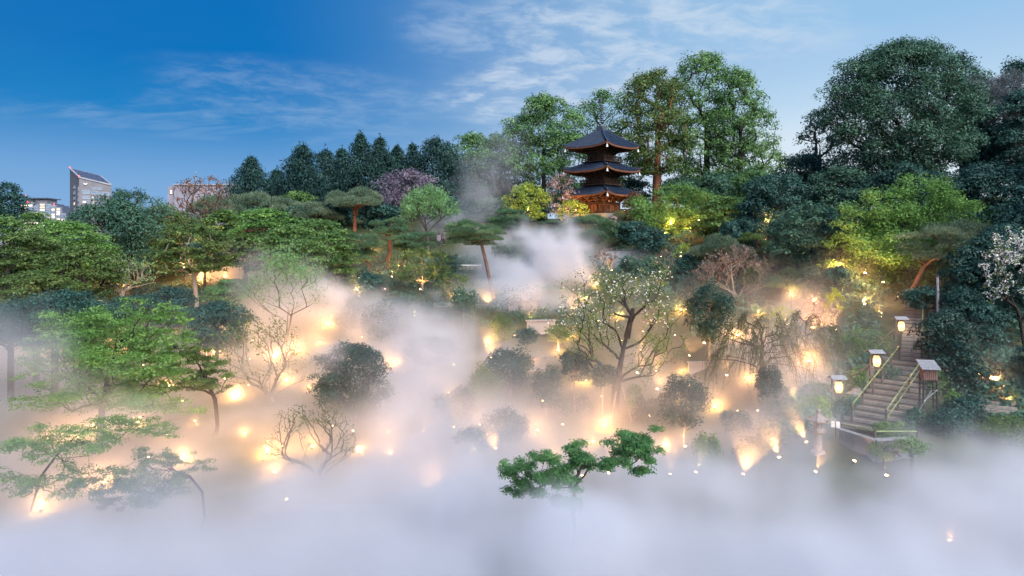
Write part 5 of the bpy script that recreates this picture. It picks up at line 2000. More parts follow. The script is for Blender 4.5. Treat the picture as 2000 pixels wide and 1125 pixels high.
T('maple_tree', 'amber lit layered maple with its trunk glowing in the gap of mist', 'tree', 'layered', 372, 54, 438, 155, 535, 'olive', 'pale', nc=80, lean=14)
T('pollard_tree', 'pale pollarded tree with bare silvery limbs', 'tree', 'bare', 238, 49, 500, 140, 575, 'vase', 'pale', nc=130, dens=2.0)
T('evergreen_tree', 'blue green evergreen before the edge maples, lamp light behind it', 'tree', 'broad', 110, 36, 565, 190, 690, 'oakblue', 'dark', nc=80, dens=2.4)
T('bush', 'dark round bush below the amber lit maple', 'bush', 'broad', 335, 46, 560, 120, 650, 'oakblue', 'dark')
T('bush', 'vivid green rounded bush right of the dark round bush', 'bush', 'layered', 448, 50, 546, 90, 600, 'hinoki', 'dark', nc=40)
T('bush', 'blue dark bush dipping into the mist below the vivid green bush', 'bush', 'broad', 425, 43, 590, 140, 690, 'oakblue', 'dark')
T('maple_tree', 'fresh layered maple with one limb reaching over the red maple', 'tree', 'layered', 520, 60, 408, 140, 500, 'maple', 'dark', nc=70)
T('maple_tree', 'low light green maple between the red maple and the hazy pine', 'tree', 'layered', 618, 63, 428, 130, 500, 'spring', 'dark', nc=60)
T('maple_tree', 'small dark red maple half hidden behind green maples', 'tree', 'layered', 497, 66, 448, 70, 485, 'red', 'dark', nc=26)
T('magnolia_tree', 'tall thin stemmed magnolia with sparse leaves in blue mist', 'tree', 'vase', 560, 47, 470, 190, 690, 'vase', 'grey', nc=200, dens=.5, tr=.09, clump=1.3)
T('bare_tree', 'many stemmed bare tree glowing in amber mist', 'tree', 'bare', 505, 38, 610, 200, 790, 'olive', 'pale', nc=260, dens=.9, lean=35, tr=.15)
T('bare_tree', 'twiggy tree with few leaves before the big dark evergreen', 'tree', 'bare', 605, 28.5, 785, 190, 945, 'olive', 'grey', nc=240, dens=.6, lean=30, tr=.12)

HB = 'dark bushes under the ridge trees'
for (px, d, top, wid, bot, mat, lab) in [
    (455, 95, 395, 90, 445, 'oakblue', 'dark bush below the lone end cedar at the hill edge'),
    (655, 95, 398, 80, 445, 'oakblue', 'dark bush behind the crown of the orange trunked pine'),
    (745, 97, 398, 90, 450, 'oakblue', 'dark bush right of the orange trunked pine'),
    (880, 99, 385, 110, 450, 'oakblue', 'dark bush below the widest cedar, behind the pale fan tree'),
    (960, 98, 385, 110, 440, 'oak', 'dark bush at the foot of the low spreading green tree'),
    (1035, 97, 385, 90, 440, 'oakblue', 'dark bush in the shade of the big camphor'),
    (1322, 100, 345, 80, 405, 'oak', 'dark bush behind the lit pagoda maple'),
    (1390, 95, 335, 130, 415, 'oak', 'dark bush in the shade of the tallest tree'),
    (1470, 88, 330, 110, 440, 'camphor', 'green bush below the lacy crowned tall tree'),
    (1475, 74, 385, 90, 470, 'oakblue', 'dark bush between the maples and the rusty evergreen'),
    (1270, 74, 445, 90, 500, 'oakblue', 'dark bush behind the tan wall'),
    (1660, 53, 400, 130, 540, 'oakblue', 'dark evergreen bush left of the great maple'),
    (1690, 60, 340, 150, 450, 'oakblue', 'dark bush filling the gap under the giant round oak'),
    (1830, 58, 330, 110, 450, 'oakblue', 'dark bush under the far side of the giant round oak'),
    (1885, 45, 560, 100, 660, 'oakblue', 'dark bush behind the grey pine post'),
    (1640, 47, 520, 80, 600, 'oakblue', 'dark bush between umbrella pine and great maple'),
    (1590, 50, 520, 110, 590, 'oakblue', 'dark bush behind the umbrella pine'),
    (1925, 39, 590, 90, 690, 'oakblue', 'dark bush above the far lit steps'),
    (1810, 40, 560, 100, 610, 'oakblue', 'dark bush roofing the head of the upper steps'),
]:
    T('bush', lab, 'bush', 'broad', px, d, top, wid, bot, mat, 'dark', group=HB, nc=40)
for (px, d, top, wid, bot, mat, lab) in [
    (1000, 108, 345, 120, 430, 'oakblue', 'dark bush behind the yellow lit young tree'),
    (930, 112, 350, 130, 440, 'oakblue', 'dark bush under the low spreading green tree'),
    (1150, 108, 355, 110, 430, 'oakblue', 'dark bush behind the pagoda, camphor side'),
    (1235, 106, 350, 84, 410, 'oakblue', 'dark bush behind the pagoda, red trunk side'),
    (1345, 108, 345, 100, 405, 'oakblue', 'dark bush between the red trunk and the tallest tree'),
    (500, 104, 405, 120, 450, 'oak', 'dark bush behind the grey green pine domes'),
    (600, 104, 402, 120, 450, 'oak', 'dark bush behind the pine dome nearest the orange trunk'),
    (1560, 62, 410, 100, 480, 'oakblue', 'dark bush between rusty and olive tinged evergreens'),
    (1455, 66, 425, 90, 500, 'oakblue', 'dark bush behind the leaning red trunked pine'),
]:
    T('bush', lab, 'bush', 'broad', px, d, top, wid, bot, mat, 'dark', group=HB, nc=40)
T('evergreen_tree', 'dark full tree at the frame edge below the dark skyline pine', 'tree', 'broad', 1990, 72, 175, 110, 360, 'oakblue', 'dark', nc=60)
T('evergreen_tree', 'dark full tree squeezed between the giant oak and the grey pine', 'tree', 'broad', 1900, 76, 190, 90, 360, 'oakblue', 'dark', nc=60)
for (px, d, top, wid, bot, style, mat, lab) in [
    (600, 57, 530, 60, 585, 'ball', 'oakblue', 'small dark shrub in the mist below the low light green maple'),
    (662, 60, 520, 56, 565, 'ball', 'oak', 'green shrub at the foot of the hazy blue green pine'),
    (722, 62, 528, 60, 572, 'ball', 'oakblue', 'dark shrub between the leaning thin pine and the orange lit pine'),
    (870, 62, 495, 60, 545, 'ball', 'oak', 'green shrub under the pale fan tree, near the amber lit wall'),
    (985, 66, 470, 56, 510, 'ball', 'oak', 'green shrub on the lawn edge above the white mist cloud'),
    (1060, 71, 455, 50, 490, 'ball', 'olive', 'olive shrub on the lawn between the tiered pine and the round pine'),
    (905, 51, 560, 56, 610, 'ball', 'oak', 'green shrub beneath the long low terrace wall'),
    (1235, 60, 505, 60, 552, 'ball', 'oakblue', 'dark shrub behind the top of the cherry, under the dark fence'),
    (1290, 51, 560, 60, 610, 'ball', 'oak', 'green shrub seen through the blossoming side of the cherry'),
    (1480, 56, 520, 60, 570, 'ball', 'olive', 'olive shrub under the bare fan shaped tree'),
    (1335, 56, 540, 56, 590, 'ball', 'oakblue', 'dark shrub left of the egg shaped camellia'),
]:
    T('shrub', lab, 'shrub', style, px, d, top, wid, bot, mat, 'pale', group=TOP, dens=3.2, tr=.05, nc=30, clump=1.05)
LB = 'trees filling the far garden edge'
for (px, d, top, wid, bot, style, mat, lab) in [
    (10, 50, 480, 120, 620, 'layered', 'olive', 'shadowy maple cut off by the far edge below the blossom patch'),
    (165, 44, 480, 150, 590, 'layered', 'olive', 'shadowy layered maple behind the pollarded pale tree'),
    (70, 40, 530, 150, 620, 'layered', 'olive', 'low shadowy maple in front of the large dark layered maple'),
    (305, 62, 430, 120, 520, 'layered', 'olive', 'yellowish maple behind the amber lit layered maple'),
    (440, 70, 410, 110, 490, 'layered', 'spring', 'light green maple under the tall bare budding tree'),
    (570, 55, 440, 120, 540, 'layered', 'spring', 'mid green maple in front of the fresh layered maple'),
    (480, 58, 455, 90, 530, 'layered', 'olive', 'olive maple just below the small dark red maple'),
    (650, 58, 450, 90, 540, 'layered', 'spring', 'hazy maple left of the blue green pine'),
    (180, 42, 585, 120, 650, 'broad', 'oakblue', 'dark bush under the pollarded pale tree'),
    (20, 37, 590, 120, 680, 'broad', 'oakblue', 'dark bush at the far edge behind the blue mist'),
    (255, 44, 575, 90, 630, 'broad', 'oakblue', 'dark bush left of the dark round bush'),
    (400, 60, 470, 90, 530, 'broad', 'oakblue', 'dark bush beside the glowing trunk of the amber lit maple'),
]:
    T('maple_tree' if style == 'layered' else 'bush', lab, 'tree' if style == 'layered' else 'bush', style, px, d, top, wid, bot, mat, 'dark', group=LB, nc=60)

for (px, d, top, wid, bot, lab) in [
    (2060, 44, 330, 200, 640, 'dark evergreen just past the white blossoming cherry'),
    (2130, 52, 200, 220, 560, 'tall dark evergreen beyond the frame edge trees'),
    (2200, 42, 380, 220, 700, 'broad dark evergreen on the far bank of the slope'),
    (2110, 36, 620, 160, 850, 'low dark evergreen beside the end of the far steps'),
    (2230, 60, 180, 240, 480, 'farthest tall evergreen along the bank'),
]:
    T('evergreen_tree', lab, 'tree', 'broad', px, d, top, wid, bot, 'oakblue', 'dark', nc=40, dens=1.8, spx=3.2)

# ------------------------------------------------------------------ trees with a form of their own
def cherry():
    """gnarled cherry in the middle of the slope: dark hollow trunk with a sawn stub, fine upswept branches, few leaves, white flowers"""
    d = 37.0
    P = lambda px, row, dy=0.0: np.array([X(px, d + dy), d + dy, Z(row, d + dy)])
    base = P(1200, 800)
    gz = Hs(base[0], d)
    o = np.array([base[0], d, gz])
    t = empty('cherry_tree', o, 'old cherry with a sawn dark stub and last white blossoms amid the slope', 'tree')
    r = np.random.default_rng(21)
    tr = np.array([[base[0], d, gz - .4], P(1200, 790), P(1204, 755), P(1210, 722), P(1216, 690), P(1222, 664), P(1228, 640)]) - o
    nt = 230
    cen = P(1222, 628) - o
    C = []
    for (px, row, wx_, hy_, n) in [(1150, 585, 50, 34, 34), (1195, 555, 34, 24, 26), (1240, 560, 30, 30, 22), (1283, 560, 26, 42, 26), (1275, 615, 46, 40, 34), (1130, 640, 44, 34, 30), (1170, 650, 40, 40, 24), (1295, 675, 40, 24, 24), (1130, 690, 30, 16, 12), (1255, 705, 40, 26, 18)]:
        for _ in range(n):
            q = r.normal(size=3) * 0.62
            C.append(P(px + q[0] * wx_, row + q[1] * hy_, q[2] * 1.7) - o)
    C = np.array(C)
    nt = len(C)
    pos, par, chains = skeleton(r, tr, C, w_up=1.5, curve=0.28, wob=0.04, seg=5, gath=0.5)
    link('trunk', wood_mesh('trunk', pos, par, chains, 0.25, 0.009, 0.56, 8), BARK['dark'], t)
    m = MB()
    q = [P(1224, 660) - o, P(1230, 632) - o, P(1234, 616) - o, P(1236, 603, -.1) - o]
    m.tube(q, [0.19, 0.15, 0.13, 0.115], 9)
    m.tube([P(1232, 620) - o, P(1216, 617, -.3) - o, P(1200, 613, -.6) - o], [0.10, 0.07, 0.05], 7)
    m.build('sawn_stub', BARK['dark'], t, True)
    m = MB()
    m.tube([P(1212, 735) - o, P(1190, 728, -.4) - o, P(1168, 706, -.6) - o, P(1150, 702, -.8) - o], [0.11, 0.09, 0.07, 0.035], 7)
    m.build('low_limb', BARK['dark'], t, True)
    RAD = np.full((nt, 3), 0.34)
    tn = np.clip(0.5 + r.normal(size=nt) * .2, 0, 1)
    link('crown', foliage_mesh('crown', r, C, RAD, 7500, 0.115, tn, shell=(0, 1.3), half=-1, up=.3), LEAF['olive'], t)
    hi = C[C[:, 2] > cen[2] - 0.4]
    link('blossom', foliage_mesh('blossom', r, hi, RAD[:len(hi)], 750, 0.10, tn[:len(hi)], shell=(0, 1.3), half=-1, up=.3, asp=.9), LEAF['white'], t)


cherry()


def weeping(name, label, px, row_base, d, top, wid, drop, n_limb, per, leafmat, bark, nleaf, seed, tr=.13, lean=0):
    r = np.random.default_rng(seed)
    x = X(px, d)
    gz = Hs(x, d)
    o = np.array([x, d, gz])
    t = empty(name, o, label, 'tree')
    zt = Z(top, d) - gz
    a = wid * d / FPX / 2
    tp = trunk_path(r, zt * 0.62, (lean, 0), .03)
    th = r.uniform(0, 2 * np.pi, n_limb)
    q = r.uniform(0.15, 1, n_limb) ** 0.6
    C = np.stack([lean + np.cos(th) * q * a, np.sin(th) * q * a * .8, zt * (0.62 + 0.38 * (1 - q ** 1.5)) - r.uniform(0, .42, n_limb) * zt * q], 1)
    pos, par, chains = skeleton(r, tp, C, w_up=0.9, curve=0.4, wob=0.09, seg=5, gath=.4)
    pos, par = list(pos), list(par)
    ends = [c[-1] for c in chains[1:]] + [c[-2] for c in chains[1:]]
    tips = []
    for e in ends:
        for _ in range(per):
            p = pos[e].copy()
            out = unit(np.array([p[0] - lean, p[1], 0]) + r.normal(size=3) * .35) * np.array([1, 1, 0])
            L = drop * r.uniform(0.12, 1.0)
            ch = [e]
            for s in range(1, 6):
                f = s / 5
                p2 = pos[e] + out * L * 0.42 * f ** 0.7 + np.array([0, 0, 0.10 * L * f * (1 - f) * 4 - L * (0.35 * f + 0.65 * f ** 1.6)]) + r.normal(size=3) * .10
                pos.append(p2)
                par.append(ch[-1])
                ch.append(len(pos) - 1)
                tips.append(p2)
            chains.append(ch)
    link('trunk', wood_mesh('trunk', np.array(pos), par, chains, tr, 0.0085, 0.56, 7), BARK[bark], t)
    tips = np.array(tips)
    tips = tips[tips[:, 2] > 0.2]
    link('crown', foliage_mesh('crown', r, tips, np.full((len(tips), 3), .12), nleaf, 0.075, np.clip(0.5 + r.normal(size=len(tips)) * .2, 0, 1), shell=(0, 1), half=-1, up=.1), LEAF[leafmat], t)


weeping('weeping_tree', 'nearly bare weeping tree with hanging twigs at the end of the lamp row', 1488, 820, 35.5, 592, 185, 2.6, 60, 4, 'olive', 'grey', 5200, 5, tr=.15)
weeping('weeping_tree', 'second weeping tree, greener, drooping over the first lantern', 1575, 740, 37.5, 590, 120, 2.8, 40, 4, 'olive', 'grey', 5200, 9, tr=.10)


def cloud_tree():
    """vivid green branch clouds rising out of the foreground mist"""
    d = 19.0
    P = lambda px, row, dy=0.0: np.array([X(px, d + dy), d + dy, Z(row, d + dy)])
    x = X(1128, d)
    gz = Hs(x, d)
    o = np.array([x, d, gz])
    t = empty('maple_tree', o, 'vivid green maple whose branch clouds rise out of the foreground mist', 'tree')
    r = np.random.default_rng(33)
    pads = []
    for (px, row, w, h, n) in [(1066, 895, 70, 26, 8), (1048, 925, 85, 30, 9), (1085, 930, 70, 30, 8), (1045, 950, 75, 26, 8), (1105, 945, 50, 26, 5), (1002, 905, 40, 20, 4), (1005, 945, 55, 30, 5),
                               (1140, 884, 62, 30, 9), (1125, 900, 44, 26, 6), (1168, 905, 60, 20, 6), (1212, 862, 50, 24, 6), (1250, 858, 76, 34, 10), (1265, 885, 60, 40, 8), (1235, 892, 54, 30, 6), (1208, 888, 40, 18, 4), (1262, 915, 50, 34, 5),
                               (1085, 968, 44, 26, 5), (1112, 985, 46, 18, 4), (1195, 900, 34, 16, 3)]:
        for _ in range(n):
            q = r.uniform(-1, 1, 3)
            pads.append(P(px + q[0] * w * .45, row + q[1] * h * .62, q[2] * w * .014) - o)
    C = np.array(pads)
    RAD = np.stack([r.uniform(0.14, 0.27, len(C)), r.uniform(0.14, 0.27, len(C)), r.uniform(0.07, 0.14, len(C))], 1)
    tr = np.array([[x, d + 3.6, gz - .3], P(1122, 1040, 3.2), P(1120, 1010, 2.6), P(1119, 985, 1.6), P(1122, 958, .7), P(1128, 938)]) - o
    pos, par, chains = skeleton(r, tr, C, w_up=0.5, curve=0.4, wob=0.07, seg=5)
    link('trunk', wood_mesh('trunk', pos, par, chains, 0.075, 0.008, 0.5, 7), BARK['dark'], t)
    tn = np.clip(0.45 + r.normal(size=len(C)) * .2, 0, 1)
    link('crown', foliage_mesh('crown', r, C, RAD, 38000, 0.060, tn, up=0.9, shell=(0.15, 1.4), half=-.7, jit=.8, asp=.6), LEAF['hinoki'], t)


cloud_tree()


def white_cherry():
    d = 37.0
    tree('cherry_tree', 'white blossoming cherry reaching in from the edge beside the far steps', 'tree', 'bare', 1985, d, 440, 130, 650, 'olive', 'dark', 1500, 0.14, nc=150, key='wc', tr=.12, lean=20)
    add_blossom('wc', 'white', 1800, 0.10)


white_cherry()
tree('cherry_tree', 'patch of white blossom under the yellow green maple top', 'tree', 'open', 25, 52, 462, 40, 500, 'white', 'dark', 500, 0.16, nc=16)


def spray_tree(label, d, foot, trunk_px, sprays, mat, n, size, seed, name='maple_tree', tr=.05, dz=0.35, flat=0.34, gain=1.0, bark='dark'):
    """a tree seen as separate flat sprays of leaves: (column, row, width, height) in the photograph"""
    P = lambda px, row, dy=0.0: np.array([X(px, d + dy), d + dy, Z(row, d + dy)])
    r = np.random.default_rng(seed)
    fx, fd = X(foot[0], foot[1]), foot[1]
    gz = Hs(fx, fd)
    o = np.array([fx, fd, gz])
    t = empty(name, o, label, 'tree')
    C, RAD, w = [], [], []
    s = d / FPX
    for (px, row, wd, h) in sprays:
        k = max(5, int(wd * h / 150))
        dy = r.uniform(-1, 1) * dz * 2
        for _ in range(k):
            q = r.uniform(-1, 1, 3)
            sl = 0.16 * q[0]
            C.append(P(px + q[0] * wd * .55, row + (q[1] * 0.50 + sl) * h, dy + q[2] * wd * s * .35) - o)
            a = r.uniform(0.7, 1.3) * max(10, wd * .12) * s
            RAD.append((a * gain, a * gain, a * flat * gain))
    C, RAD = np.array(C), np.array(RAD)
    trk = np.array([P(px, row, dy) for px, row, dy in trunk_px]) - o
    trk = np.vstack([[0, 0, -.3], trk])
    pos, par, chains = skeleton(r, trk, C, w_up=0.2, curve=0.3, wob=0.06, seg=5, gath=.35)
    link('trunk', wood_mesh('trunk', pos, par, chains, tr, 0.006, 0.5, 6), BARK[bark], t)
    tn = np.clip(0.45 + r.normal(size=len(C)) * .2, 0, 1)
    link('crown', foliage_mesh('crown', r, C, RAD, n, size, tn, up=1.1, shell=(0.0, 1.4), half=-.9, jit=.7, asp=.6), LEAF[mat], t)


spray_tree('floating maple sprays with lamps shining between them at the far edge', 22.5, (60, 26.5), [(60, 1000, 3.5), (80, 930, 2), (110, 890, .5), (150, 850, 0)],
           [(249, 827, 140, 30), (147, 846, 150, 26), (107, 868, 170, 26), (322, 845, 64, 20), (178, 929, 110, 30), (89, 950, 140, 34), (18, 929, 70, 26), (147, 898, 50, 22), (60, 890, 90, 22)],
           'maple', 15000, 0.075, 51)
spray_tree('brownish leaf sprays drifting over the thick foreground mist', 20.5, (390, 25.0), [(400, 1010, 4), (395, 960, 3), (370, 930, 1.5), (330, 915, 0)],
           [(284, 938, 130, 44), (262, 966, 140, 36), (324, 890, 100, 36), (384, 907, 84, 22), (342, 950, 60, 24), (222, 985, 70, 26), (300, 912, 90, 26)],
           'olive', 10000, 0.075, 52)
spray_tree('wide fresh green maple spreading flat sprays above the amber mist', 30, (200, 31.5), [(195, 850, 1.2), (200, 790, .8), (212, 730, .3), (225, 690, 0)],
           [(300, 606, 110, 36), (250, 626, 150, 44), (340, 622, 70, 24), (180, 640, 170, 50), (320, 655, 120, 34), (120, 650, 90, 40), (230, 672, 190, 50), (130, 690, 150, 44), (340, 682, 90, 26), (250, 712, 190, 44), (150, 728, 160, 36), (90, 745, 120, 26), (230, 752, 170, 34), (330, 730, 90, 28), (60, 700, 60, 30), (200, 778, 190, 30), (320, 790, 140, 24), (90, 788, 120, 24)],
           'maple', 44000, 0.105, 53, tr=.16, dz=.8)
spray_tree('veiled yellow green maple sprays right of the wide fresh maple', 31, (420, 33), [(425, 830, 1.5), (420, 780, 1), (400, 740, .3), (390, 715, 0)],
           [(330, 700, 110, 26), (375, 690, 90, 26), (410, 705, 60, 22), (350, 735, 120, 26), (400, 750, 90, 26), (300, 762, 90, 22), (425, 720, 50, 30)],
           'olive', 16000, 0.10, 54, tr=.10)

spray_tree('great bright green maple with several leafy tiers above the lantern steps', 46.5, (1745, 47.5), [(1748, 560, 1), (1755, 510, .6), (1768, 460, 0)],
           [(1800, 372, 110, 44), (1738, 392, 90, 40), (1868, 396, 90, 40), (1690, 432, 100, 46), (1770, 428, 130, 50), (1850, 440, 120, 46), (1912, 420, 60, 40), (1655, 478, 80, 46), (1730, 480, 130, 50),
            (1815, 490, 130, 50), (1890, 480, 90, 40), (1640, 530, 60, 46), (1700, 535, 120, 50), (1780, 545, 120, 50), (1850, 550, 100, 44), (1660, 580, 70, 40), (1730, 590, 100, 40), (1800, 590, 80, 34), (1870, 585, 60, 40)],
           'maple', 62000, 0.155, 61, tr=.24, dz=.9, flat=.62, gain=1.35)
spray_tree('bright green maple beside the pagoda, lit yellow from below', 74, (1318, 74), [(1318, 480, 0), (1320, 450, 0), (1326, 425, 0)],
           [(1330, 378, 90, 32), (1275, 400, 80, 34), (1390, 398, 90, 34), (1310, 420, 120, 38), (1375, 425, 120, 38), (1262, 436, 60, 34), (1425, 432, 60, 34), (1290, 456, 90, 32), (1350, 458, 100, 32), (1408, 460, 70, 28)],
           'maple', 26000, 0.23, 62, tr=.24, dz=1.2, flat=.6, gain=1.4, bark='red')

# ------------------------------------------------------------------ garden lamps
M_LENS = emit_mat('lamp lens', (1.0, 0.60, 0.24), 24.0)
M_FIX = surf_mat('lamp housing', (0.02, 0.02, 0.02), (0.04, 0.04, 0.04), 20, 0.5, 0.4)
WARM = (1.0, 0.47, 0.16)


def make_lamp():
    t = empty('garden_lamp', (0, 0, 0))
    b = MB()
    b.lathe((0, 0, -0.05), [(0.05, 0), (0.055, 0.05), (0.03, 0.07), (0.03, 0.12)], 8)
    b.build('spike', M_FIX, t)
    b = MB()
    b.lathe((0, 0, 0.06), [(0.045, 0), (0.07, 0.03), (0.085, 0.14), (0.078, 0.14)], 10)
    b.build('housing', M_FIX, t)
    b = MB()
    b.lathe((0, 0, 0.195), [(0.075, 0), (0.07, 0.03), (0.04, 0.05), (0.01, 0.056)], 10)
    b.build('lens', M_LENS, t)
    return t


LAMP0 = make_lamp()
_lamp_n = 0
LAMPS = []


def lamp(px, py, d=None, power=120.0, spot=None, lift=0.0, size=1.0, tilt=(0, 0), label=None, group='warm garden lamps in the mist', color=WARM, up=0.0):
    """a small uplight; spot = cone in degrees pointing up (tilted), None = bulb shining all round"""
    global _lamp_n
    d = min(depth_on_ground(px, py), 92.0)
    x = X(px, d)
    z = max(Hs(x, d) + 0.02, Z(py, d) - 0.2) + up
    o = LAMP0 if _lamp_n == len(LAMP_SPOTS) + 14 + N_SMALL else copy_tree(LAMP0)   # the first of its kind is placed last, before its light is hung in it
    _lamp_n += 1
    LAMPS.append((o, px, py))
    o.location = (x, d, z)
    o.scale = (size, size, size)
    o.rotation_euler = (R(tilt[1]), R(tilt[0]), 0)
    if z > Hs(x, d) + 0.3:
        m = MB()
        m.bar((0, 0, 0), (0, 0, (Hs(x, d) - z - 0.2) / size), 0.035)
        m.build('stake', M_FIX, o)
    tag(o, label or 'small warm garden uplight glowing in the mist between the shrubs', 'lamp', group)
    if power > 0:
        li = bpy.data.lights.new('lamp_light', 'SPOT' if spot else 'POINT')
        li.energy = power * LAMP_GAIN
        li.color = color
        li.shadow_soft_size = 0.06
        if spot:
            li.spot_size = R(spot)
            li.spot_blend = 0.6
        lo = bpy.data.objects.new('lamp_light', li)
        COL.objects.link(lo)
        lo.location = (x, d, z + 0.40 * size)
        if spot:
            lo.rotation_euler = (R(180 + tilt[1]), R(tilt[0]), 0)
        # lights ride with their lamp
        lo.parent = o
        lo.location = (0, 0, 0.40)
        lo.rotation_euler = (R(180), 0, 0)
        lo.scale = (1 / size,) * 3
    return o


LAMP_GAIN = 1.9
N_SMALL = 44
_r = random.Random(3)
# lamps one can point at in the photograph: column, row, (distance or None = on the ground), watts, cone
LAMP_SPOTS = [
    (80, 1003, 19.5, 420, None), (203, 952, 21, 420, None), (355, 905, 23.5, 420, None), (95, 866, 25.5, 300, None),
    (152, 862, 26, 200, None), (270, 832, 27.5, 300, None), (182, 846, 27, 120, None),
    (522, 893, 28, 260, None), (552, 880, 28.5, 160, None), (610, 882, 29, 200, None), (537, 934, 27, 120, None), (560, 985, 24, 160, None),
    (585, 690, 40, 260, None), (535, 705, 39, 260, None), (430, 650, 42, 320, None), (470, 640, 43, 260, None), (230, 690, 39, 300, None), (80, 690, 38, 300, None), (60, 680, 36, 200, None),
    (190, 590, 47, 160, None), (245, 560, 50, 160, None), (300, 520, 55, 160, 120), (335, 530, 56, 160, 120), (388, 560, 55, 320, 120), (440, 545, 60, 160, None), (440, 505, 64, 200, None),
    (700, 552, 60, 260, None), (672, 505, 66, 220, None), (725, 490, 68, 160, None), (782, 522, 63, 260, None), (765, 545, 61, 200, 110), (742, 550, 60, 160, 110),
    (698, 572, 58, 160, None), (700, 618, 53, 200, None), (625, 674, 46, 120, None), (585, 692, 43, 120, None), (660, 508, 66, 120, None), (810, 622, 52, 300, 70), (820, 570, 58, 320, 100),
    (948, 682, 44, 360, 90), (1003, 662, 46, 320, 90), (1040, 640, 48, 340, None), (886, 720, 40, 220, 90), (932, 755, 39, 200, None), (958, 705, 42, 160, None),
    (950, 600, 55, 360, 80), (892, 600, 55, 260, None), (1118, 622, 50, 320, None), (1168, 632, 48, 400, None), (1145, 590, 53, 260, None), (1240, 548, 59, 420, 70), (1196, 532, 62, 300, 60),
    (1165, 560, 57, 200, None), (1290, 570, 55, 200, None), (1330, 610, 50, 300, None), (1250, 690, 43, 360, None), (1280, 730, 40, 320, None), (1242, 735, 38.5, 300, 90), (1175, 783, 36, 300, 80),
    (1282, 768, 37, 200, None), (1396, 802, 33.5, 260, None), (1373, 676, 44, 260, 80), (1480, 810, 32, 240, 70), (1535, 755, 35, 360, None), (1555, 792, 33.5, 420, 60), (1480, 700, 40, 320, None),
    (1440, 660, 44, 300, None), (1420, 740, 38, 260, None), (1345, 700, 42, 260, None), (1150, 700, 42, 260, None), (1060, 790, 36, 260, None), (1055, 760, 37, 160, None), (1145, 750, 38, 200, None),
    (1578, 874, 29.5, 420, 40), (1450, 935, 27, 300, 60), (1356, 932, 27, 300, 60), (1308, 935, 27, 320, 60), (1267, 934, 27, 320, 60), (1185, 935, 26.5, 300, 60), (1137, 940, 26, 300, 60), (1339, 880, 29, 200, 60),
    (970, 885, 29.5, 320, None), (885, 840, 32, 200, 60), (900, 870, 31, 160, None), (925, 890, 30, 120, None), (1525, 905, 28, 240, 60), (1590, 930, 26, 160, 60), (1665, 910, 27, 30, 60), (1730, 940, 25, 40, 60),
    (840, 953, 24, 120, None), (1855, 1072, 18.5, 10, None),
    (1300, 465, 74, 360, 130), (1350, 455, 77, 320, 130), (1420, 462, 76, 260, 130), (1290, 505, 64, 260, 120), (1330, 505, 66, 260, 120), (1148, 492, 70, 160, 120), (1085, 440, 86, 220, 130), (1025, 432, 88, 260, 130),
    (1690, 600, 43, 420, 140), (1650, 585, 45, 420, 140), (1720, 625, 42, 320, 140), (1540, 640, 47, 260, 120), (1585, 655, 45, 220, 120), (1635, 650, 43, 160, 120), (1600, 745, 37, 160, 120), (1500, 480, 60, 160, 130),
    (1918, 690, 39, 60, 120), (1915, 740, 36, 60, 120),
    (1943, 754, 0, 45, None), (1957, 774, 0, 45, None), (1969, 796, 0, 45, None),
    (420, 700, 0, 120, None), (330, 760, 0, 120, None), (460, 780, 0, 160, None), (560, 750, 0, 140, None), (640, 640, 0, 120, None), (730, 600, 0, 90, None), (770, 720, 0, 140, None), (850, 700, 0, 90, None), (1010, 720, 0, 120, None), (1090, 690, 0, 120, None), (1210, 620, 0, 160, None), (1320, 660, 0, 160, None), (1270, 820, 0, 160, None), (1180, 840, 0, 140, None), (1050, 850, 0, 140, None), (1440, 850, 0, 140, None), (1110, 660, 0, 100, None), (980, 640, 0, 100, None),
]
for (px, py, d, w, sp) in LAMP_SPOTS:
    tl = (_r.uniform(-26, 26), _r.uniform(-18, 10)) if sp else (0, 0)
    w *= _r.choice((0.45, 0.7, 1.0, 1.3))
    if sp:
        sp *= _r.uniform(0.7, 1.5)
    if px < 920 and py > 780:
        w *= 0.42
    if not sp and px > 840 and _r.random() < 0.6:
        sp = _r.uniform(70, 130)
        tl = (_r.uniform(-20, 20), _r.uniform(-15, 8))
    if not sp:
        w = min(w, 160)
    elif py > 900:
        w *= 1.1
        sp *= 1.15
    lamp(px, py, d, w, sp, tilt=tl, size=_r.uniform(0.7, 1.0))
# unlit strength marks: tiny fairy bulbs hung in the trees are lamps too, too weak to light anything else

for (px, py, d, w, where) in [(1128, 432, 87.5, 90, 'by the pink cherry'), (1166, 431, 85.5, 110, 'straight before the pagoda corner'), (1222, 432, 87.5, 90, 'by the reddish bush')]:
    x = X(px, d)
    li = bpy.data.lights.new('flood_light', 'SPOT')
    li.energy = w * 4.2
    li.color = (1.0, 0.50, 0.16)
    li.spot_size = R(110)
    li.spot_blend = 0.7
    li.shadow_soft_size = 0.15
    o = empty('flood_lamp', (x, d, Hs(x, d)), 'small amber floodlight ' + where + ', washing the lowest pagoda storey', 'lamp', 'floodlights of the pagoda')
    m = MB()
    m.box((0, 0, 0.16), (0.32, 0.22, 0.20))
    m.bar((-0.2, 0, -0.1), (-0.2, 0, 0.22), 0.03)
    m.bar((0.2, 0, -0.1), (0.2, 0, 0.22), 0.03)
    m.build('housing', M_FIX, o)
    m = MB()
    m.box((0, 0.08, 0.27), (0.26, 0.14, 0.02))
    m.build('lens', M_LENS, o)
    lo = bpy.data.objects.new('flood_light', li)
    COL.objects.link(lo)
    lo.parent = o
    lo.location = (0, 0, 0.4)
    aim = Vector((X(1175, 92), 92, 18.5)) - Vector((x, d, Hs(x, d) + .4))
    lo.rotation_euler = aim.to_track_quat('-Z', 'Y').to_euler()

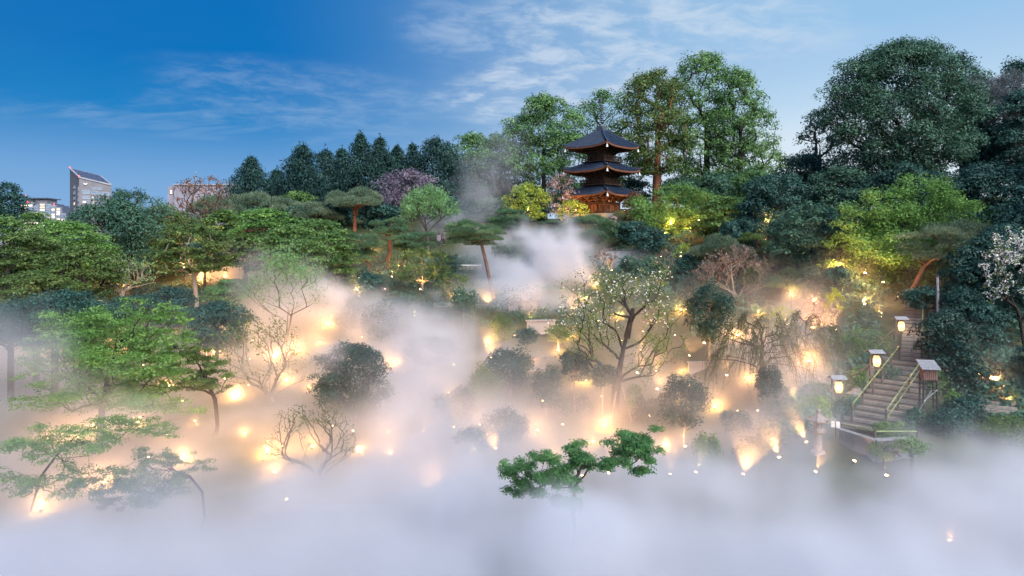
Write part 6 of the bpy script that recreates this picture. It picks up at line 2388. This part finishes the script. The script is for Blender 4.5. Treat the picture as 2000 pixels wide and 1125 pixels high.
# weaker lamps added at random over the misty slope to warm the mist
_spots = [(a[0], a[1]) for a in LAMP_SPOTS]
_n = 0
while _n < N_SMALL:
    px, py = _r.uniform(240, 1540), _r.uniform(610, 900)
    if min(math.hypot(px - a, (py - b) * 1.3) for a, b in _spots) < 38:
        continue
    _spots.append((px, py))
    lamp(px, py, None, _r.uniform(35, 80) * (0.5 if px < 900 else 1), None if _r.random() < .6 else _r.uniform(80, 130), size=0.6, tilt=(_r.uniform(-20, 20), _r.uniform(-15, 10)))
    _n += 1

# brighter floods under single trees, on short stakes above the ground cover
for (px, py, w) in [(1690, 585, 190), (1640, 575, 210), (1725, 605, 90), (1310, 468, 230), (1365, 462, 180), (200, 560, 160), (360, 560, 300), (410, 520, 160), (1500, 470, 130), (1590, 640, 50), (1545, 625, 80), (110, 690, 200), (1030, 436, 260), (1125, 436, 220), (1580, 770, 160)]:
    lamp(px, py, None, w, None, size=0.9, up=1.5)

UG = [(1480, 2000, 640, 860, 1.0), (1350, 1700, 520, 640, 1.2), (1650, 2000, 440, 640, 1.1), (1250, 1700, 440, 520, .9), (0, 500, 560, 700, 1.2), (0, 420, 450, 560, 1.0), (400, 900, 425, 500, 1.5), (600, 1350, 500, 640, .8)]
undergrowth('ground_cover', UG, 'oak', 90000, .2, 5)
mist()


def name_lamps():
    """each lamp's label says which plant or thing it glows beside in the picture"""
    bpy.context.view_layer.update()
    refs = []
    for o in bpy.data.objects:
        if o.parent is None and o.get('label') and o.get('category') not in ('lamp', 'person', 'building'):
            pts = []
            for c in o.children:
                if c.type == 'MESH' and c.name.split('.')[0] in ('crown', 'step', 'wall', 'plank', 'post', 'cap'):
                    n = len(c.data.vertices)
                    v = np.empty(n * 3, np.float32)
                    c.data.vertices.foreach_get('co', v)
                    v = v.reshape(-1, 3)
                    pts.append(v.mean(0) + np.array(o.location) + (np.array(c.location)))
            if not pts:
                continue
            p = np.mean(pts, 0)
            lab = o['label']
            for w in (' with ', ' left of ', ' right of ', ' between ', ' behind ', ' beside ', ' below ', ' above ', ' under ', ' near ', ' in front ', ' at the ', ' over ', ' on the ', ' rising ', ' tucked ', ' against ', ' straight ', ' nearest ', ' caught ', ' beneath ', ' pressed ', ' half '):
                k = lab.find(w)
                if k > 0 and len(lab[:k].split()) >= 3:
                    lab = lab[:k]
            lab = lab.split(',')[0]
            while lab.split()[-1] in ('just', 'tucked', 'caught', 'pressed', 'amber', 'orange', 'an', 'a', 'drifting', 'standing', 'seen', 'leaning', 'stepping', 'down'):
                lab = lab.rsplit(' ', 1)[0]
            if len(lab.split()) <= 10:
                refs.append((1000 + p[0] / p[1] * FPX, HOR - (p[2] - CZ) / p[1] * FPX, lab))
    names = [r[2] for r in refs]
    refs = [r for r in refs if names.count(r[2]) == 1]
    used = set()
    for o, px, py in LAMPS:
        for x, y, lab in sorted(refs, key=lambda r: math.hypot(r[0] - px, r[1] - py)):
            dx, dy = px - x, py - y
            rel = ('below' if dy > 0 else 'above') if abs(dy) > abs(dx) * 0.8 else ('to the right of' if dx > 0 else 'to the left of')
            art = '' if lab.split()[0] in ('the', 'a') else 'the '
            text = 'warm lamp glowing ' + rel + ' ' + art + lab
            if text not in used and len(text.split()) <= 16:
                used.add(text)
                o['label'] = text
                break


name_lamps()
